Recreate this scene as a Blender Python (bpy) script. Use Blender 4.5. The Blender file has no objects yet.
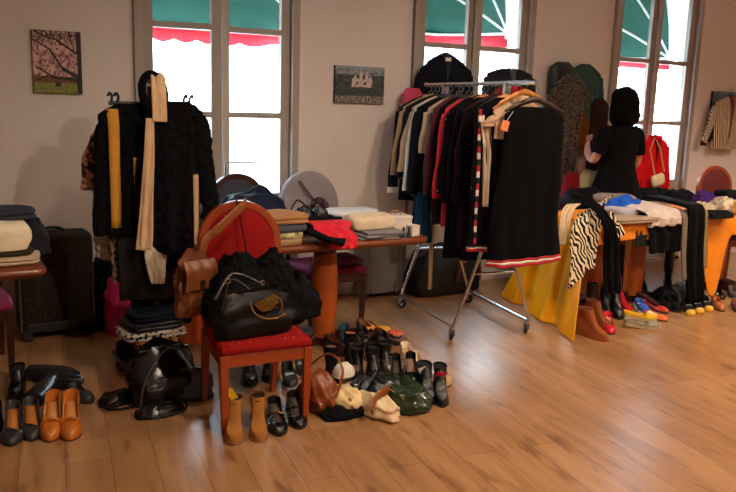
import bpy, bmesh, math, random
from mathutils import Vector, Matrix, noise
PI = math.pi
C = bpy.context.scene.collection
S = bpy.context.scene

# ---------------------------------------------------------------- camera
CAM_F, CAM_PITCH, CAM_ROLL, CAM_YAW = 773.0, .1863, .0315, .5242
CAM = Vector((0, -5.6, 1.62))
fw = Vector((math.sin(CAM_YAW)*math.cos(CAM_PITCH), math.cos(CAM_YAW)*math.cos(CAM_PITCH), -math.sin(CAM_PITCH)))
_r = Vector((math.cos(CAM_YAW), -math.sin(CAM_YAW), 0)); _u = _r.cross(fw)
rt = math.cos(CAM_ROLL)*_r + math.sin(CAM_ROLL)*_u
up = -math.sin(CAM_ROLL)*_r + math.cos(CAM_ROLL)*_u
cd = bpy.data.cameras.new('camera'); cam = bpy.data.objects.new('camera', cd); C.objects.link(cam)
cd.sensor_width = 36; cd.lens = CAM_F/736*36; cd.clip_start = .05; cd.clip_end = 200
m = Matrix((rt, up, -fw)).transposed().to_4x4(); m.translation = CAM
cam.matrix_world = m
S.camera = cam

def at(px, py, z=0.0):
    "world point where the sight line through a photo point meets the level z"
    d = fw*CAM_F + rt*(px-368) - up*(py-246)
    return CAM + d*((z-CAM.z)/d.z)
def on(px, py, Y):
    "world point where the sight line meets the upright plane at depth Y"
    d = fw*CAM_F + rt*(px-368) - up*(py-246)
    return CAM + d*((Y-CAM.y)/d.y)

# ---------------------------------------------------------------- light
S.view_settings.view_transform = 'Standard'; S.view_settings.look = 'None'
S.view_settings.gamma = 1; S.view_settings.exposure = 0.15
S.cycles.max_bounces = 8; S.cycles.diffuse_bounces = 4; S.cycles.transparent_max_bounces = 12
S.cycles.sample_clamp_indirect = 6; S.cycles.caustics_reflective = False; S.cycles.caustics_refractive = False
w = bpy.data.worlds.new('sky'); S.world = w; w.use_nodes = True
nt = w.node_tree; bg = nt.nodes['Background']
bg.inputs[0].default_value = (.56, .75, 1.0, 1); bg.inputs[1].default_value = 36
def lamp(kind, name, loc, energy, color, rot=(0, 0, 0), **kw):
    l = bpy.data.lights.new(name, kind); l.energy = energy; l.color = color
    for k, v in kw.items(): setattr(l, k, v)
    o = bpy.data.objects.new(name, l); C.objects.link(o); o.location = loc; o.rotation_euler = rot
    return o
lamp('SUN', 'sun', (0, -4, 9), 13.0, (.9, .95, 1), (math.radians(42), 0, math.radians(12)), angle=.01)
SPOTS = [(1.3, -3.3), (3.4, -3.2), (5.6, -3.0), (7.6, -2.9), (-.6, -3.4), (2.2, -5.6), (4.8, -5.4), (0, -6.6)]
SPOT_W = [80, 150, 220, 400, 10, 400, 190, 60]

# ---------------------------------------------------------------- materials
def lin(c):
    c = c.lstrip('#'); v = [int(c[i:i+2], 16)/255 for i in (0, 2, 4)]
    return tuple((x/12.92 if x <= .04045 else ((x+.055)/1.055)**2.4) for x in v)+(1,)
_m = {}
def mat(hexc, rough=.8, metal=0.0, bump=.25, scale=60, var=.12, coat=0.0, sheen=0.0):
    key = ('p', hexc, rough, metal, bump, scale, var, coat, sheen)
    if key in _m: return _m[key]
    ma = bpy.data.materials.new('surface_'+hexc); ma.use_nodes = True
    n = ma.node_tree; b = n.nodes['Principled BSDF']; c = lin(hexc)
    b.inputs['Roughness'].default_value = rough; b.inputs['Metallic'].default_value = metal
    b.inputs['Coat Weight'].default_value = coat; b.inputs['Sheen Weight'].default_value = sheen
    tc = n.nodes.new('ShaderNodeTexCoord')
    if var:
        nz = n.nodes.new('ShaderNodeTexNoise'); nz.inputs['Scale'].default_value = 14; nz.inputs['Detail'].default_value = 4
        n.links.new(tc.outputs['Object'], nz.inputs['Vector'])
        mx = n.nodes.new('ShaderNodeMix'); mx.data_type = 'RGBA'
        mx.inputs[6].default_value = tuple(x*(1-var*1.6) for x in c[:3])+(1,)
        mx.inputs[7].default_value = tuple(min(1, x*(1+var*1.6)) for x in c[:3])+(1,)
        n.links.new(nz.outputs[0], mx.inputs[0]); n.links.new(mx.outputs[2], b.inputs['Base Color'])
    else: b.inputs['Base Color'].default_value = c
    if bump:
        n2 = n.nodes.new('ShaderNodeTexNoise'); n2.inputs['Scale'].default_value = scale; n2.inputs['Detail'].default_value = 3
        n.links.new(tc.outputs['Object'], n2.inputs['Vector'])
        bp = n.nodes.new('ShaderNodeBump'); bp.inputs['Strength'].default_value = bump; bp.inputs['Distance'].default_value = .01
        n.links.new(n2.outputs[0], bp.inputs['Height']); n.links.new(bp.outputs[0], b.inputs['Normal'])
    _m[key] = ma
    return ma
def pattern(kind, a, b_, scale=30, rough=.75, c=None, rot=(0, 0, 0), thr=.5, dist=0, soft=.02):
    "two colour printed or woven pattern"
    key = ('q', kind, a, b_, scale, rough, c, rot, thr, dist)
    if key in _m: return _m[key]
    ma = bpy.data.materials.new('pattern_'+kind); ma.use_nodes = True
    n = ma.node_tree; b = n.nodes['Principled BSDF']; b.inputs['Roughness'].default_value = rough; b.inputs['Specular IOR Level'].default_value = .15
    tc = n.nodes.new('ShaderNodeTexCoord'); mp = n.nodes.new('ShaderNodeMapping'); mp.inputs['Rotation'].default_value = rot
    n.links.new(tc.outputs['Object'], mp.inputs['Vector'])
    cr = n.nodes.new('ShaderNodeValToRGB'); e = cr.color_ramp.elements
    if kind in ('zebra', 'stripe'):
        t = n.nodes.new('ShaderNodeTexWave'); t.inputs['Scale'].default_value = scale
        t.inputs['Distortion'].default_value = dist; t.inputs['Detail'].default_value = 1 if dist else 0
        t.inputs['Detail Scale'].default_value = .9
        n.links.new(mp.outputs[0], t.inputs['Vector']); out = t.outputs[1]
    elif kind == 'noise':
        t = n.nodes.new('ShaderNodeTexNoise'); t.inputs['Scale'].default_value = scale; t.inputs['Detail'].default_value = 3
        n.links.new(mp.outputs[0], t.inputs['Vector']); out = t.outputs[0]
    else:
        t = n.nodes.new('ShaderNodeTexVoronoi'); t.inputs['Scale'].default_value = scale
        if kind == 'dot': t.inputs['Randomness'].default_value = .25
        n.links.new(mp.outputs[0], t.inputs['Vector']); out = t.outputs[0]
    n.links.new(out, cr.inputs[0])
    if kind == 'leopard':
        e[0].position = .0; e[0].color = lin(c or b_); e[1].position = .22; e[1].color = lin(a)
        x = cr.color_ramp.elements.new(.38); x.color = lin(a); x = cr.color_ramp.elements.new(.45); x.color = lin(b_)
    else:
        e[0].position = max(0, thr-soft); e[0].color = lin(a); e[1].position = thr+soft; e[1].color = lin(b_)
    n.links.new(cr.outputs[0], b.inputs['Base Color'])
    _m[key] = ma
    return ma
def fab(h, **k):
    ma = mat(h, .95, bump=.5, scale=90, **k); ma.node_tree.nodes['Principled BSDF'].inputs['Specular IOR Level'].default_value = .12
    return ma
def leather(h, rough=.33, **k): return mat(h, rough, bump=.22, scale=45, **k)
CHROME = mat('#c9ccd2', .22, 1.0, bump=0, var=0)
STEEL = mat('#7d7f84', .35, 1.0, bump=0, var=0)
GOLD = mat('#d9b060', .25, 1.0, bump=0, var=0)
RUBBER = mat('#151515', .6, bump=0)
BLACK = fab('#0c0c0f'); BLACKL = leather('#0b0a0b', .25); NAVY = fab('#11141f'); HOOK = STEEL
WOODH = mat('#c47a35', .35, bump=.1); DWOOD = mat('#2a1810', .4, bump=.1)

# ---------------------------------------------------------------- mesh helpers
class B:
    def __init__(s): s.v = []; s.f = []
    def add(s, vs, fs):
        k = len(s.v); s.v += [Vector(p) for p in vs]; s.f += [tuple(i+k for i in f) for f in fs]; return s
    def box(s, c, d, rz=0.0, M=None):
        cx, cy, cz = c; x, y, z = d[0]/2, d[1]/2, d[2]/2
        R = M or Matrix.Rotation(rz, 3, 'Z')
        vs = [Vector(c)+R@Vector((i*x, j*y, k*z)) for i in (-1, 1) for j in (-1, 1) for k in (-1, 1)]
        return s.add(vs, [(0, 1, 3, 2), (4, 6, 7, 5), (0, 4, 5, 1), (2, 3, 7, 6), (0, 2, 6, 4), (1, 5, 7, 3)])
    def bar(s, a, b, wd, ht=None):
        a = Vector(a); b = Vector(b); ht = ht or wd; d = (b-a); L = d.length
        q = d.to_track_quat('X', 'Z').to_matrix()
        return s.box((a+b)/2, (L, wd, ht), M=q)
    def loft(s, rings, cap=(True, True), closed=True):
        n = len(rings[0]); vs = [p for r in rings for p in r]; fs = []
        for i in range(len(rings)-1):
            for j in range(n if closed else n-1):
                a = i*n+j; b = i*n+(j+1) % n
                fs.append((a, b, b+n, a+n))
        if cap[0]: fs.append(tuple(range(n-1, -1, -1)))
        if cap[1]: fs.append(tuple(range((len(rings)-1)*n, len(rings)*n)))
        return s.add(vs, fs)
    def tube(s, pts, r, n=8, flat=1.0):
        pts = [Vector(p) for p in pts]; rings = []; prev = None
        for i, p in enumerate(pts):
            d = (pts[min(i+1, len(pts)-1)]-pts[max(i-1, 0)]).normalized()
            a = prev if prev is not None else (Vector((0, 0, 1)) if abs(d.z) < .9 else Vector((1, 0, 0)))
            a = (a-d*a.dot(d)).normalized(); b = d.cross(a); prev = a
            rr = r[i] if isinstance(r, (list, tuple)) else r
            rings.append([p+a*rr*math.cos(2*PI*k/n)+b*rr*flat*math.sin(2*PI*k/n) for k in range(n)])
        return s.loft(rings)
    def lathe(s, prof, n=20, c=(0, 0, 0)):
        return s.loft([[Vector(c)+Vector((r*math.cos(2*PI*k/n), r*math.sin(2*PI*k/n), z)) for k in range(n)] for r, z in prof])
    def prism(s, outline, y0, y1, axis='y'):
        f = (lambda p, q: Vector((p[0], q, p[1]))) if axis == 'y' else (lambda p, q: Vector((p[0], p[1], q)))
        return s.loft([[f(p, y0) for p in outline], [f(p, y1) for p in outline]])
def smooth_pts(pts, n=6):
    pts = [Vector(p) for p in pts]; out = []
    for i in range(len(pts)-1):
        p0 = pts[max(i-1, 0)]; p1 = pts[i]; p2 = pts[i+1]; p3 = pts[min(i+2, len(pts)-1)]
        for k in range(n):
            t = k/n
            out.append(.5*((2*p1)+(-p0+p2)*t+(2*p0-5*p1+4*p2-p3)*t*t+(-p0+3*p1-3*p2+p3)*t**3))
    return out+[pts[-1]]
def obj(name, b, ma, parent=None, smooth=True, bevel=0, sub=0, solid=0, loc=None):
    me = bpy.data.meshes.new(name); me.from_pydata([tuple(p) for p in b.v], [], b.f)
    bm = bmesh.new(); bm.from_mesh(me); bmesh.ops.remove_doubles(bm, verts=bm.verts, dist=1e-6)
    bmesh.ops.recalc_face_normals(bm, faces=bm.faces); bm.to_mesh(me); bm.free()
    o = bpy.data.objects.new(name, me); C.objects.link(o)
    if ma: me.materials.append(ma)
    if parent: o.parent = parent
    if loc is not None: o.location = loc
    if smooth:
        me.polygons.foreach_set('use_smooth', [True]*len(me.polygons))
        if not sub and not solid: me.set_sharp_from_angle(angle=math.radians(50))
    if bevel:
        mo = o.modifiers.new('bevel', 'BEVEL'); mo.width = bevel; mo.segments = 2; mo.limit_method = 'ANGLE'
    if solid:
        mo = o.modifiers.new('solid', 'SOLIDIFY'); mo.thickness = solid; mo.offset = 0
    if sub:
        mo = o.modifiers.new('sub', 'SUBSURF'); mo.levels = sub; mo.render_levels = sub
    return o
def tag(o, label, cat, group=None):
    o['label'] = label; o['category'] = cat
    if group: o['group'] = group
    return o
def thing(name, label, cat, loc=(0, 0, 0), rz=0, group=None, tilt=None):
    o = bpy.data.objects.new(name, None); C.objects.link(o); o.empty_display_size = .1
    o.location = loc; o.rotation_euler = (tilt[0], tilt[1], rz) if tilt else (0, 0, rz)
    return tag(o, label, cat, group)
def dup(root, loc=None, rz=None, label=None):
    r = root.copy(); C.objects.link(r)
    if loc is not None: r.location = loc
    if rz is not None: r.rotation_euler = (r.rotation_euler[0], r.rotation_euler[1], rz)
    if label: r['label'] = label
    for ch in list(root.children):
        c = ch.copy(); C.objects.link(c); c.parent = r
        for g in list(ch.children):
            d = g.copy(); C.objects.link(d); d.parent = c
    return r
def struct(name, b, ma, parent=None, **k):
    o = obj(name, b, ma, parent, **k)
    if not parent: o['kind'] = 'structure'
    return o
def nz(x, y, z, s=0): return noise.noise(Vector((x+s*7.3, y-s*3.1, z+s*1.7)))
def sgnpow(v, e): return math.copysign(abs(v)**e, v)

# ---------------------------------------------------------------- room
def floor_mat():
    ma = bpy.data.materials.new('laminate'); ma.use_nodes = True; n = ma.node_tree; b = n.nodes['Principled BSDF']
    tc = n.nodes.new('ShaderNodeTexCoord'); mp = n.nodes.new('ShaderNodeMapping'); mp.inputs['Rotation'].default_value = (0, 0, math.radians(98))
    n.links.new(tc.outputs['Object'], mp.inputs['Vector'])
    br = n.nodes.new('ShaderNodeTexBrick'); br.inputs['Scale'].default_value = 1; br.inputs['Brick Width'].default_value = 1.3
    br.inputs['Row Height'].default_value = .19; br.inputs['Mortar Size'].default_value = .0016; br.offset = .37
    br.inputs['Color1'].default_value = lin('#a87d54'); br.inputs['Color2'].default_value = lin('#966c44'); br.inputs['Mortar'].default_value = lin('#5c4330')
    n.links.new(mp.outputs[0], br.inputs['Vector'])
    m2 = n.nodes.new('ShaderNodeMapping'); m2.inputs['Scale'].default_value = (.7, 7, 1)
    n.links.new(mp.outputs[0], m2.inputs['Vector'])
    g = n.nodes.new('ShaderNodeTexNoise'); g.inputs['Scale'].default_value = 2.2; g.inputs['Detail'].default_value = 6; g.inputs['Distortion'].default_value = .8
    n.links.new(m2.outputs[0], g.inputs['Vector'])
    cr = n.nodes.new('ShaderNodeValToRGB'); e = cr.color_ramp.elements
    e[0].position = .30; e[0].color = (.62, .56, .5, 1); e[1].position = .6; e[1].color = (1, 1, 1, 1)
    n.links.new(g.outputs[0], cr.inputs[0])
    mx = n.nodes.new('ShaderNodeMix'); mx.data_type = 'RGBA'; mx.blend_type = 'MULTIPLY'; mx.inputs[0].default_value = .75
    n.links.new(br.outputs[0], mx.inputs[6]); n.links.new(cr.outputs[0], mx.inputs[7])
    m3 = n.nodes.new('ShaderNodeMapping'); m3.inputs['Scale'].default_value = (1.6, 5, 1); n.links.new(mp.outputs[0], m3.inputs['Vector'])
    k = n.nodes.new('ShaderNodeTexNoise'); k.inputs['Scale'].default_value = 2.3; k.inputs['Detail'].default_value = 2
    n.links.new(m3.outputs[0], k.inputs['Vector'])
    c2 = n.nodes.new('ShaderNodeValToRGB'); e = c2.color_ramp.elements
    e[0].position = .30; e[0].color = (.55, .48, .44, 1); e[1].position = .42; e[1].color = (1, 1, 1, 1)
    n.links.new(k.outputs[0], c2.inputs[0])
    mz = n.nodes.new('ShaderNodeMix'); mz.data_type = 'RGBA'; mz.blend_type = 'MULTIPLY'; mz.inputs[0].default_value = .8
    n.links.new(mx.outputs[2], mz.inputs[6]); n.links.new(c2.outputs[0], mz.inputs[7])
    n.links.new(mz.outputs[2], b.inputs['Base Color'])
    b.inputs['Roughness'].default_value = .3; b.inputs['Specular IOR Level'].default_value = .6
    return ma
WALLP = mat('#dacfc6', .85, bump=.12, scale=140, var=.03)
FRAME = mat('#a0958a', .5, bump=.08, scale=30, var=.05)
x0, x1, y0, H = -3.2, 9.4, -8.0, 3.1
struct('floor', B().box(((x0+x1)/2, y0/2, -.05), (x1-x0, -y0, .1)), floor_mat(), smooth=False)
struct('ceiling', B().box(((x0+x1)/2, y0/2, H+.15), (x1-x0+.6, -y0+.6, .3)), mat('#e0d8cc', .9, bump=0, var=0), smooth=False)
WIN = [(1.31, 2.56), (3.60, 4.90), (5.92, 7.19)]
WT = 2.92
b = B(); xs = [x0]+[v for p in WIN for v in p]+[x1]
for i in range(0, len(xs), 2): b.box(((xs[i]+xs[i+1])/2, .12, H/2), (xs[i+1]-xs[i], .24, H))
for a, c in WIN: b.box(((a+c)/2, .12, (WT+H)/2), (c-a, .24, H-WT))
struct('wall_back', b, WALLP, smooth=False)
struct('wall_left', B().box((x0-.1, y0/2, H/2), (.2, -y0, H)), WALLP, smooth=False)
struct('wall_right', B().box((x1+.1, y0/2, H/2), (.2, -y0, H)), WALLP, smooth=False)
struct('wall_front', B().box(((x0+x1)/2, y0-.1, H/2), (x1-x0, .2, H)), WALLP, smooth=False)
b = B()
for i in range(0, len(xs), 2): b.box(((xs[i]+xs[i+1])/2, -.008, .05), (xs[i+1]-xs[i], .016, .1))
struct('baseboard_back', b, mat('#cfc0b0', .5, bump=0), smooth=False, bevel=.003)
# glass: thin pane, clear with a mirror-like sheen
gl = bpy.data.materials.new('glass'); gl.use_nodes = True; n = gl.node_tree
for x in list(n.nodes): n.nodes.remove(x)
o_ = n.nodes.new('ShaderNodeOutputMaterial'); t_ = n.nodes.new('ShaderNodeBsdfTransparent'); g_ = n.nodes.new('ShaderNodeBsdfGlossy'); f_ = n.nodes.new('ShaderNodeLayerWeight'); p_ = n.nodes.new('ShaderNodeMath'); q_ = n.nodes.new('ShaderNodeMath'); x_ = n.nodes.new('ShaderNodeMixShader')
g_.inputs['Roughness'].default_value = .02; f_.inputs[0].default_value = .5; p_.operation = 'POWER'; p_.inputs[1].default_value = 5; q_.operation = 'MULTIPLY_ADD'; q_.inputs[1].default_value = .85; q_.inputs[2].default_value = .04; t_.inputs[0].default_value = (.97, .99, .98, 1)
n.links.new(f_.outputs[1], p_.inputs[0]); n.links.new(p_.outputs[0], q_.inputs[0]); n.links.new(q_.outputs[0], x_.inputs[0]); n.links.new(t_.outputs[0], x_.inputs[1]); n.links.new(g_.outputs[0], x_.inputs[2]); n.links.new(x_.outputs[0], o_.inputs[0])
ROWS = [.86, 1.48, 2.10, 2.80]
def leaf(name_parent, hx, wd, ang, sgn):
    "one glazed leaf hinged at hx, free end towards the middle"
    st = .075; f = B()
    def P(u): return Vector((hx+sgn*u*math.cos(ang), -u*math.sin(ang)+.03, 0))
    R = Matrix.Rotation(-sgn*ang, 3, 'Z')
    def bx(u0, u1, z0, z1, t=.045, bb=None, dy=0):
        c = (P(u0)+P(u1))/2; c.z = (z0+z1)/2; c += R@Vector((0, dy, 0)); (bb or f).box(c, (u1-u0, t, z1-z0), M=R)
    bx(0, st, .04, WT-.07); bx(wd-st, wd, .04, WT-.07)
    bx(st, wd-st, .04, .14); bx(st, wd-st, WT-.16, WT-.07); bx(st, wd-st, .80, .88)
    for z in ROWS[1:3]: bx(st, wd-st, z-.022, z+.022)
    fr = obj('sash', f, FRAME, name_parent, smooth=False, bevel=.006)
    p = B(); bx(st, wd-st, .14, .80, .025, p); bx(st+.05, wd-st-.05, .2, .74, .035, p)
    obj('lower_panel', p, FRAME, name_parent, smooth=False, bevel=.01)
    zz = [.88]+[z for z in ROWS[1:3]]+[WT-.16]
    for i in range(3):
        p = B(); bx(st, wd-st, zz[i]+(.022 if i else 0), zz[i+1]-(.022 if i < 2 else 0), .004, p)
        obj('pane', p, gl, fr, smooth=False)
    return fr
for i, (a, c) in enumerate(WIN):
    r = bpy.data.objects.new('window_%d' % (i+1), None); C.objects.link(r); r['kind'] = 'structure'
    f = B()
    for s, e in ((a, 1), (c, -1)):
        f.box((s+e*.03, .03, WT/2), (.06, .14, WT)); f.box((s+e*.025, -.012, WT/2), (.05, .024, WT+.05))
    f.box(((a+c)/2, .03, WT-.035), (c-a, .14, .07)); f.box(((a+c)/2, -.012, WT+.03), (c-a+.15, .024, .09)); f.box(((a+c)/2, .03, .02), (c-a, .14, .04))
    obj('window_frame', f, FRAME, r, smooth=False, bevel=.005)
    wd = (c-a-.12)/2
    leaf(r, a+.06, wd, math.radians(9 if i == 0 else 0), 1)
    leaf(r, c-.06, wd, 0, -1)
    if i:
        k = B().box(((a+c)/2, -.012, WT/2), (.05, .03, WT-.16)); obj('mullion', k, FRAME, r, smooth=False, bevel=.006)
    k = B().tube([((a+c)/2+.02, -.03, 1.0), ((a+c)/2+.02, -.05, 1.02), ((a+c)/2+.02, -.05, 1.12)], .008); obj('window_handle', k, STEEL, r)
    k = B()
    for z in (.4, 1.35, 2.3): k.tube([(a+.055, -.03, z-.05), (a+.055, -.03, z+.05)], .009)
    obj('hinge', k, FRAME, r)
    pl = bpy.data.lights.new('window_portal', 'AREA'); pl.shape = 'RECTANGLE'; pl.size = c-a; pl.size_y = WT; pl.cycles.is_portal = True
    po = bpy.data.objects.new('window_portal', pl); C.objects.link(po); po.location = ((a+c)/2, .26, WT/2); po.rotation_euler = (math.radians(-90), 0, 0)
# ---------------------------------------------------------------- outside: street, facade, awnings
struct('street', B().box((5, 9, -.1), (60, 17.5, .1)), mat('#a8a39b', .8), smooth=False)
fa = thing('opposite_building', 'pale sunlit building across the street with tall shuttered windows', 'building', (8, 13, 0))
obj('facade', B().box((0, 1, 6), (44, 2, 12)), mat('#efe9df', .9), fa, smooth=False)
for k in range(9):
    for zz in (.9, 4.4, 7.8):
        obj('shuttered_window', B().box((-16+k*4, -.04, zz+1), (1.1, .08, 2.0)).box((-16.9+k*4, -.06, zz+1), (.55, .06, 2.0)).box((-15.1+k*4, -.06, zz+1), (.55, .06, 2.0)), mat('#b9bcb6', .6), fa, smooth=False)
for k in range(9):
    b = B().box((-16+k*4, -.25, 1.0), (1.5, .04, .04))
    for j in range(12): b.box((-16.7+k*4+j*.127, -.25, .6), (.02, .02, .8))
    obj('balcony_rail', b, mat('#9b9b96', .6), fa, smooth=False)
GREEN = bpy.data.materials.new('awning_green'); GREEN.use_nodes = True
def translucent(ma, h, mixf=.45):
    n = ma.node_tree; b = n.nodes['Principled BSDF']; b.inputs['Base Color'].default_value = lin(h); b.inputs['Roughness'].default_value = .8
    t = n.nodes.new('ShaderNodeBsdfTranslucent'); t.inputs[0].default_value = lin(h); x = n.nodes.new('ShaderNodeMixShader'); x.inputs[0].default_value = mixf
    n.links.new(b.outputs[0], x.inputs[1]); n.links.new(t.outputs[0], x.inputs[2]); n.links.new(x.outputs[0], n.nodes['Material Output'].inputs[0])
    return ma
translucent(GREEN, '#165347', .28)
REDV = bpy.data.materials.new('valance_red'); REDV.use_nodes = True; translucent(REDV, '#c43444', .35)
WHITEM = mat('#dcdcd8', .45, bump=0)
for i, (a, c) in enumerate(WIN):
    pz = [2.16, 2.28, 2.17][i]; R_ = .95; a2, c2 = (a-.35, c+.25) if i == 0 else (a-.2, c-.02)
    t = thing('window_awning', ['green dome awning with red scalloped valance outside the left window', 'green dome awning outside the middle window behind the hanging jackets', 'green dome awning outside the right window above the woman'][i], 'awning', (0, .32, pz), group='green window awnings')
    def ribpt(u, ang, k=1.0):
        L = c2-a2; e = .22
        if u < 0 or u > 1: u = min(1, max(0, u))
        x = a2+u*L; d = min(u*L, (1-u)*L)
        r = R_*(math.sqrt(max(0, 1-(1-min(1, d/e))**2)))*k
        return Vector((x, r*math.cos(ang), r*math.sin(ang)))
    us = [0, .01, .03, .06, .1, .15, .2, .3, .4, .5, .6, .7, .8, .85, .9, .94, .97, .99, 1]
    angs = [math.radians(v) for v in (2, 14, 26, 38, 50, 62, 74, 84)]
    b = B(); b.loft([[ribpt(u, g) for u in us] for g in angs], cap=(False, False), closed=False)
    obj('canopy', b, GREEN, t, solid=.003)
    for g in (2, 28, 56, 84):
        b = B().tube([ribpt(u, math.radians(g), .985) for u in us], .014); obj('rib', b, WHITEM, t)
    b = B(); top = []; bot = []
    for k in range(81):
        u = k/80; p = ribpt(u, math.radians(2)); top.append(p); bot.append(p-Vector((0, 0, .10+.03*abs(math.sin(u*(c2-a2)/.2*PI)))))
    b.loft([top, bot], cap=(False, False), closed=False); obj('valance', b, REDV, t, solid=.003)
    b = B()
    for xx in (a2, c2): obj('bracket', B().bar((xx, 0, -.05), (xx, 0, .9), .04), WHITEM, t, smooth=False)

SPOT_AT = ['above the red chair in front', 'above the floor before the rolling rail', 'above the floor before the right tables', 'nearest the right wall', 'nearest the left wall', 'above the open floor near the room centre', 'above the open floor far from the windows, right', 'above the far left rear corner']
# ceiling downlights (the light of the room)
for k, ((x, y), e) in enumerate(zip(SPOTS, SPOT_W)):
    t = thing('ceiling_spotlight', 'small round recessed ceiling spotlight '+SPOT_AT[k], 'ceiling light', (x, y, H), group='recessed ceiling spotlights')
    obj('ring', B().lathe([(.05, -.012), (.06, -.012), (.06, 0), (.05, 0)], 20), CHROME, t)
    em = _m.get('em')
    if not em:
        em = bpy.data.materials.new('bulb'); em.use_nodes = True; bb = em.node_tree.nodes['Principled BSDF']
        bb.inputs['Emission Color'].default_value = (1, .8, .5, 1); bb.inputs['Emission Strength'].default_value = 25; _m['em'] = em
    obj('bulb', B().lathe([(0.001, -.006), (.045, -.006), (.045, -.002), (.001, -.002)], 16), em, t)
    lo = lamp('SPOT', 'spot_lamp', (x, y, H-.03), e, (1, .80, .62), (0, 0, 0), spot_size=math.radians(140), spot_blend=.8, shadow_soft_size=.06)
    if y < -3 and x > 0: lo.rotation_euler = (math.radians(22), 0, 0)
# ---------------------------------------------------------------- soft goods builders
def heap_b(sx, sy, sz, seed=0, amp=.16, nu=30, nv=12, e=.75, ridge=1.0, freq=3.0):
    "crumpled cloth mound resting on z=0"
    b = B(); rings = []
    for j in range(nv+1):
        ph = (PI/2)*j/nv; cz = math.sin(ph); cr = math.cos(ph)**.6
        ring = []
        for i in range(nu):
            th = 2*PI*i/nu
            x = sgnpow(math.cos(th), e)*cr; y = sgnpow(math.sin(th), e)*cr; z = cz
            k = 1+amp*nz(x*freq, y*freq, z*freq, seed)*1.5
            rdg = abs(nz(x*freq*1.5, y*freq*1.5, z*1.2, seed+5))
            k -= amp*ridge*(.5-rdg)*.6
            zz = z*sz*(1+amp*2.4*nz(x*freq*.8, y*freq*.8, 0, seed+9)-amp*ridge*(.35-rdg))
            ring.append(Vector((x*sx/2*k, y*sy/2*k, max(0, zz))))
        rings.append(ring)
    return b.loft(rings)
def cloth_heap(name, label, cat, loc, size, ma, seed=0, rz=0, group=None, parent=None, **k):
    b = heap_b(*size, seed=seed, **k)
    if parent: return obj(name, b, ma, parent, sub=1, loc=loc)
    o = obj(name, b, ma, sub=1); o.location = loc; o.rotation_euler = (0, 0, rz)
    return tag(o, label, cat, group)
def folded_b(sx, sy, h, layers=2, seed=0, n=40, sag=.1):
    rings = []; m_ = layers*6
    for j in range(m_+1):
        t = j/m_; ph = (j % 6)/6
        bulge = .94+.06*math.sin(PI*ph)**.6
        if j == m_: bulge = .9
        ring = []
        for i in range(n):
            th = 2*PI*i/n; x = sgnpow(math.cos(th), .38); y = sgnpow(math.sin(th), .38)
            k = bulge*(1+.05*nz(x*2, y*2, t*3*layers, seed))
            ring.append(Vector((x*sx/2*k, y*sy/2*k, h*t*(1+sag*nz(x*1.6, y*1.6, t, seed+3)-.10*(x*x+y*y)*.5))))
        rings.append(ring)
    top = rings[-1]
    for q in (.7, .35, .04):
        rings.append([Vector((p.x*q, p.y*q, h*(1+.12*nz(p.x*q*9, p.y*q*9, 1, seed)))) for p in top])
    return B().loft(rings)
def folded(name, label, cat, loc, size, ma, layers=2, seed=0, rz=0, group=None):
    o = obj(name, folded_b(*size, layers=layers, seed=seed), ma); o.location = loc; o.rotation_euler = (0, 0, rz)
    return tag(o, label, cat, group)
def drape(name, label, cat, pts, width, ma, thick=.006, ripple=.012, nf=3, seed=0, group=None, hem=.0, dirx=(1, 0, 0), taper=None, parent=None, nu=26, waves=None, start=0.0):
    "cloth strip following the path pts (centre line); ripples grow along it"
    path = smooth_pts(pts, 7); n = len(path); dx = Vector(dirx).normalized(); rows = []
    for j, p in enumerate(path):
        t = j/(n-1); d = (path[min(j+1, n-1)]-path[max(j-1, 0)]).normalized(); nn = dx.cross(d).normalized()
        wd = width*(1 if not taper else (1-t)*taper[0]+t*taper[1])
        row = []
        for i in range(nu):
            u = i/(nu-1)-.5
            a = ripple*(start+(1-start)*min(1, t*1.6))
            off = a*math.sin(u*nf*2*PI+seed+1.2*nz(u*3, t*3, 0, seed))+a*.8*nz(u*7, t*5, 0, seed+2)
            q = p+dx*(u*wd*(1+.06*nz(u, t*3, 0, seed+4)))+nn*off
            if hem and t > .5: q = q-d*hem*(t-.5)*2*nz(u*2.3, 0, 0, seed+8)*-2
            row.append(q)
        rows.append(row)
    b = B().loft(rows, cap=(False, False), closed=False)
    o = obj(name, b, ma, parent, solid=thick, sub=1)
    return o if parent else tag(o, label, cat, group)

def hanger_b(wd=.42, wood=True, drop=.08):
    b = B(); n = 14; pts = []
    for i in range(n+1):
        u = -1+2*i/n; pts.append((u*wd/2, 0, -drop*abs(u)**1.3))
    if wood: b.tube(pts, [.008+.012*(1-abs(-1+2*i/n))**.6 for i in range(n+1)], 8, .55)
    else: b.tube(pts, .006, 6)
    return b
def hook_b(h=.075):
    pts = [(0, 0, 0), (0, 0, h*.45)]
    for k in range(9):
        a = -PI*.5+PI*1.25*k/8; pts.append((.022*math.cos(a), 0, h-.022+.022*math.sin(a)))
    return B().tube(pts, .0025, 6)
HANG = {}
def hanger(label, loc, rz, kind='wood', group='clothes hangers on the rail', wd=.40, tilt=0):
    key = (kind, wd)
    if key not in HANG:
        t = thing('clothes_hanger', label, 'hanger', loc, rz, group)
        obj('shoulder_bar', hanger_b(wd, kind != 'wire'), {'wood': WOODH, 'dark': DWOOD, 'black': RUBBER, 'wire': STEEL}[kind], t)
        obj('hook', hook_b(), STEEL, t); HANG[key] = t
    else: t = dup(HANG[key], loc, rz, label); t['group'] = group
    return t
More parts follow.
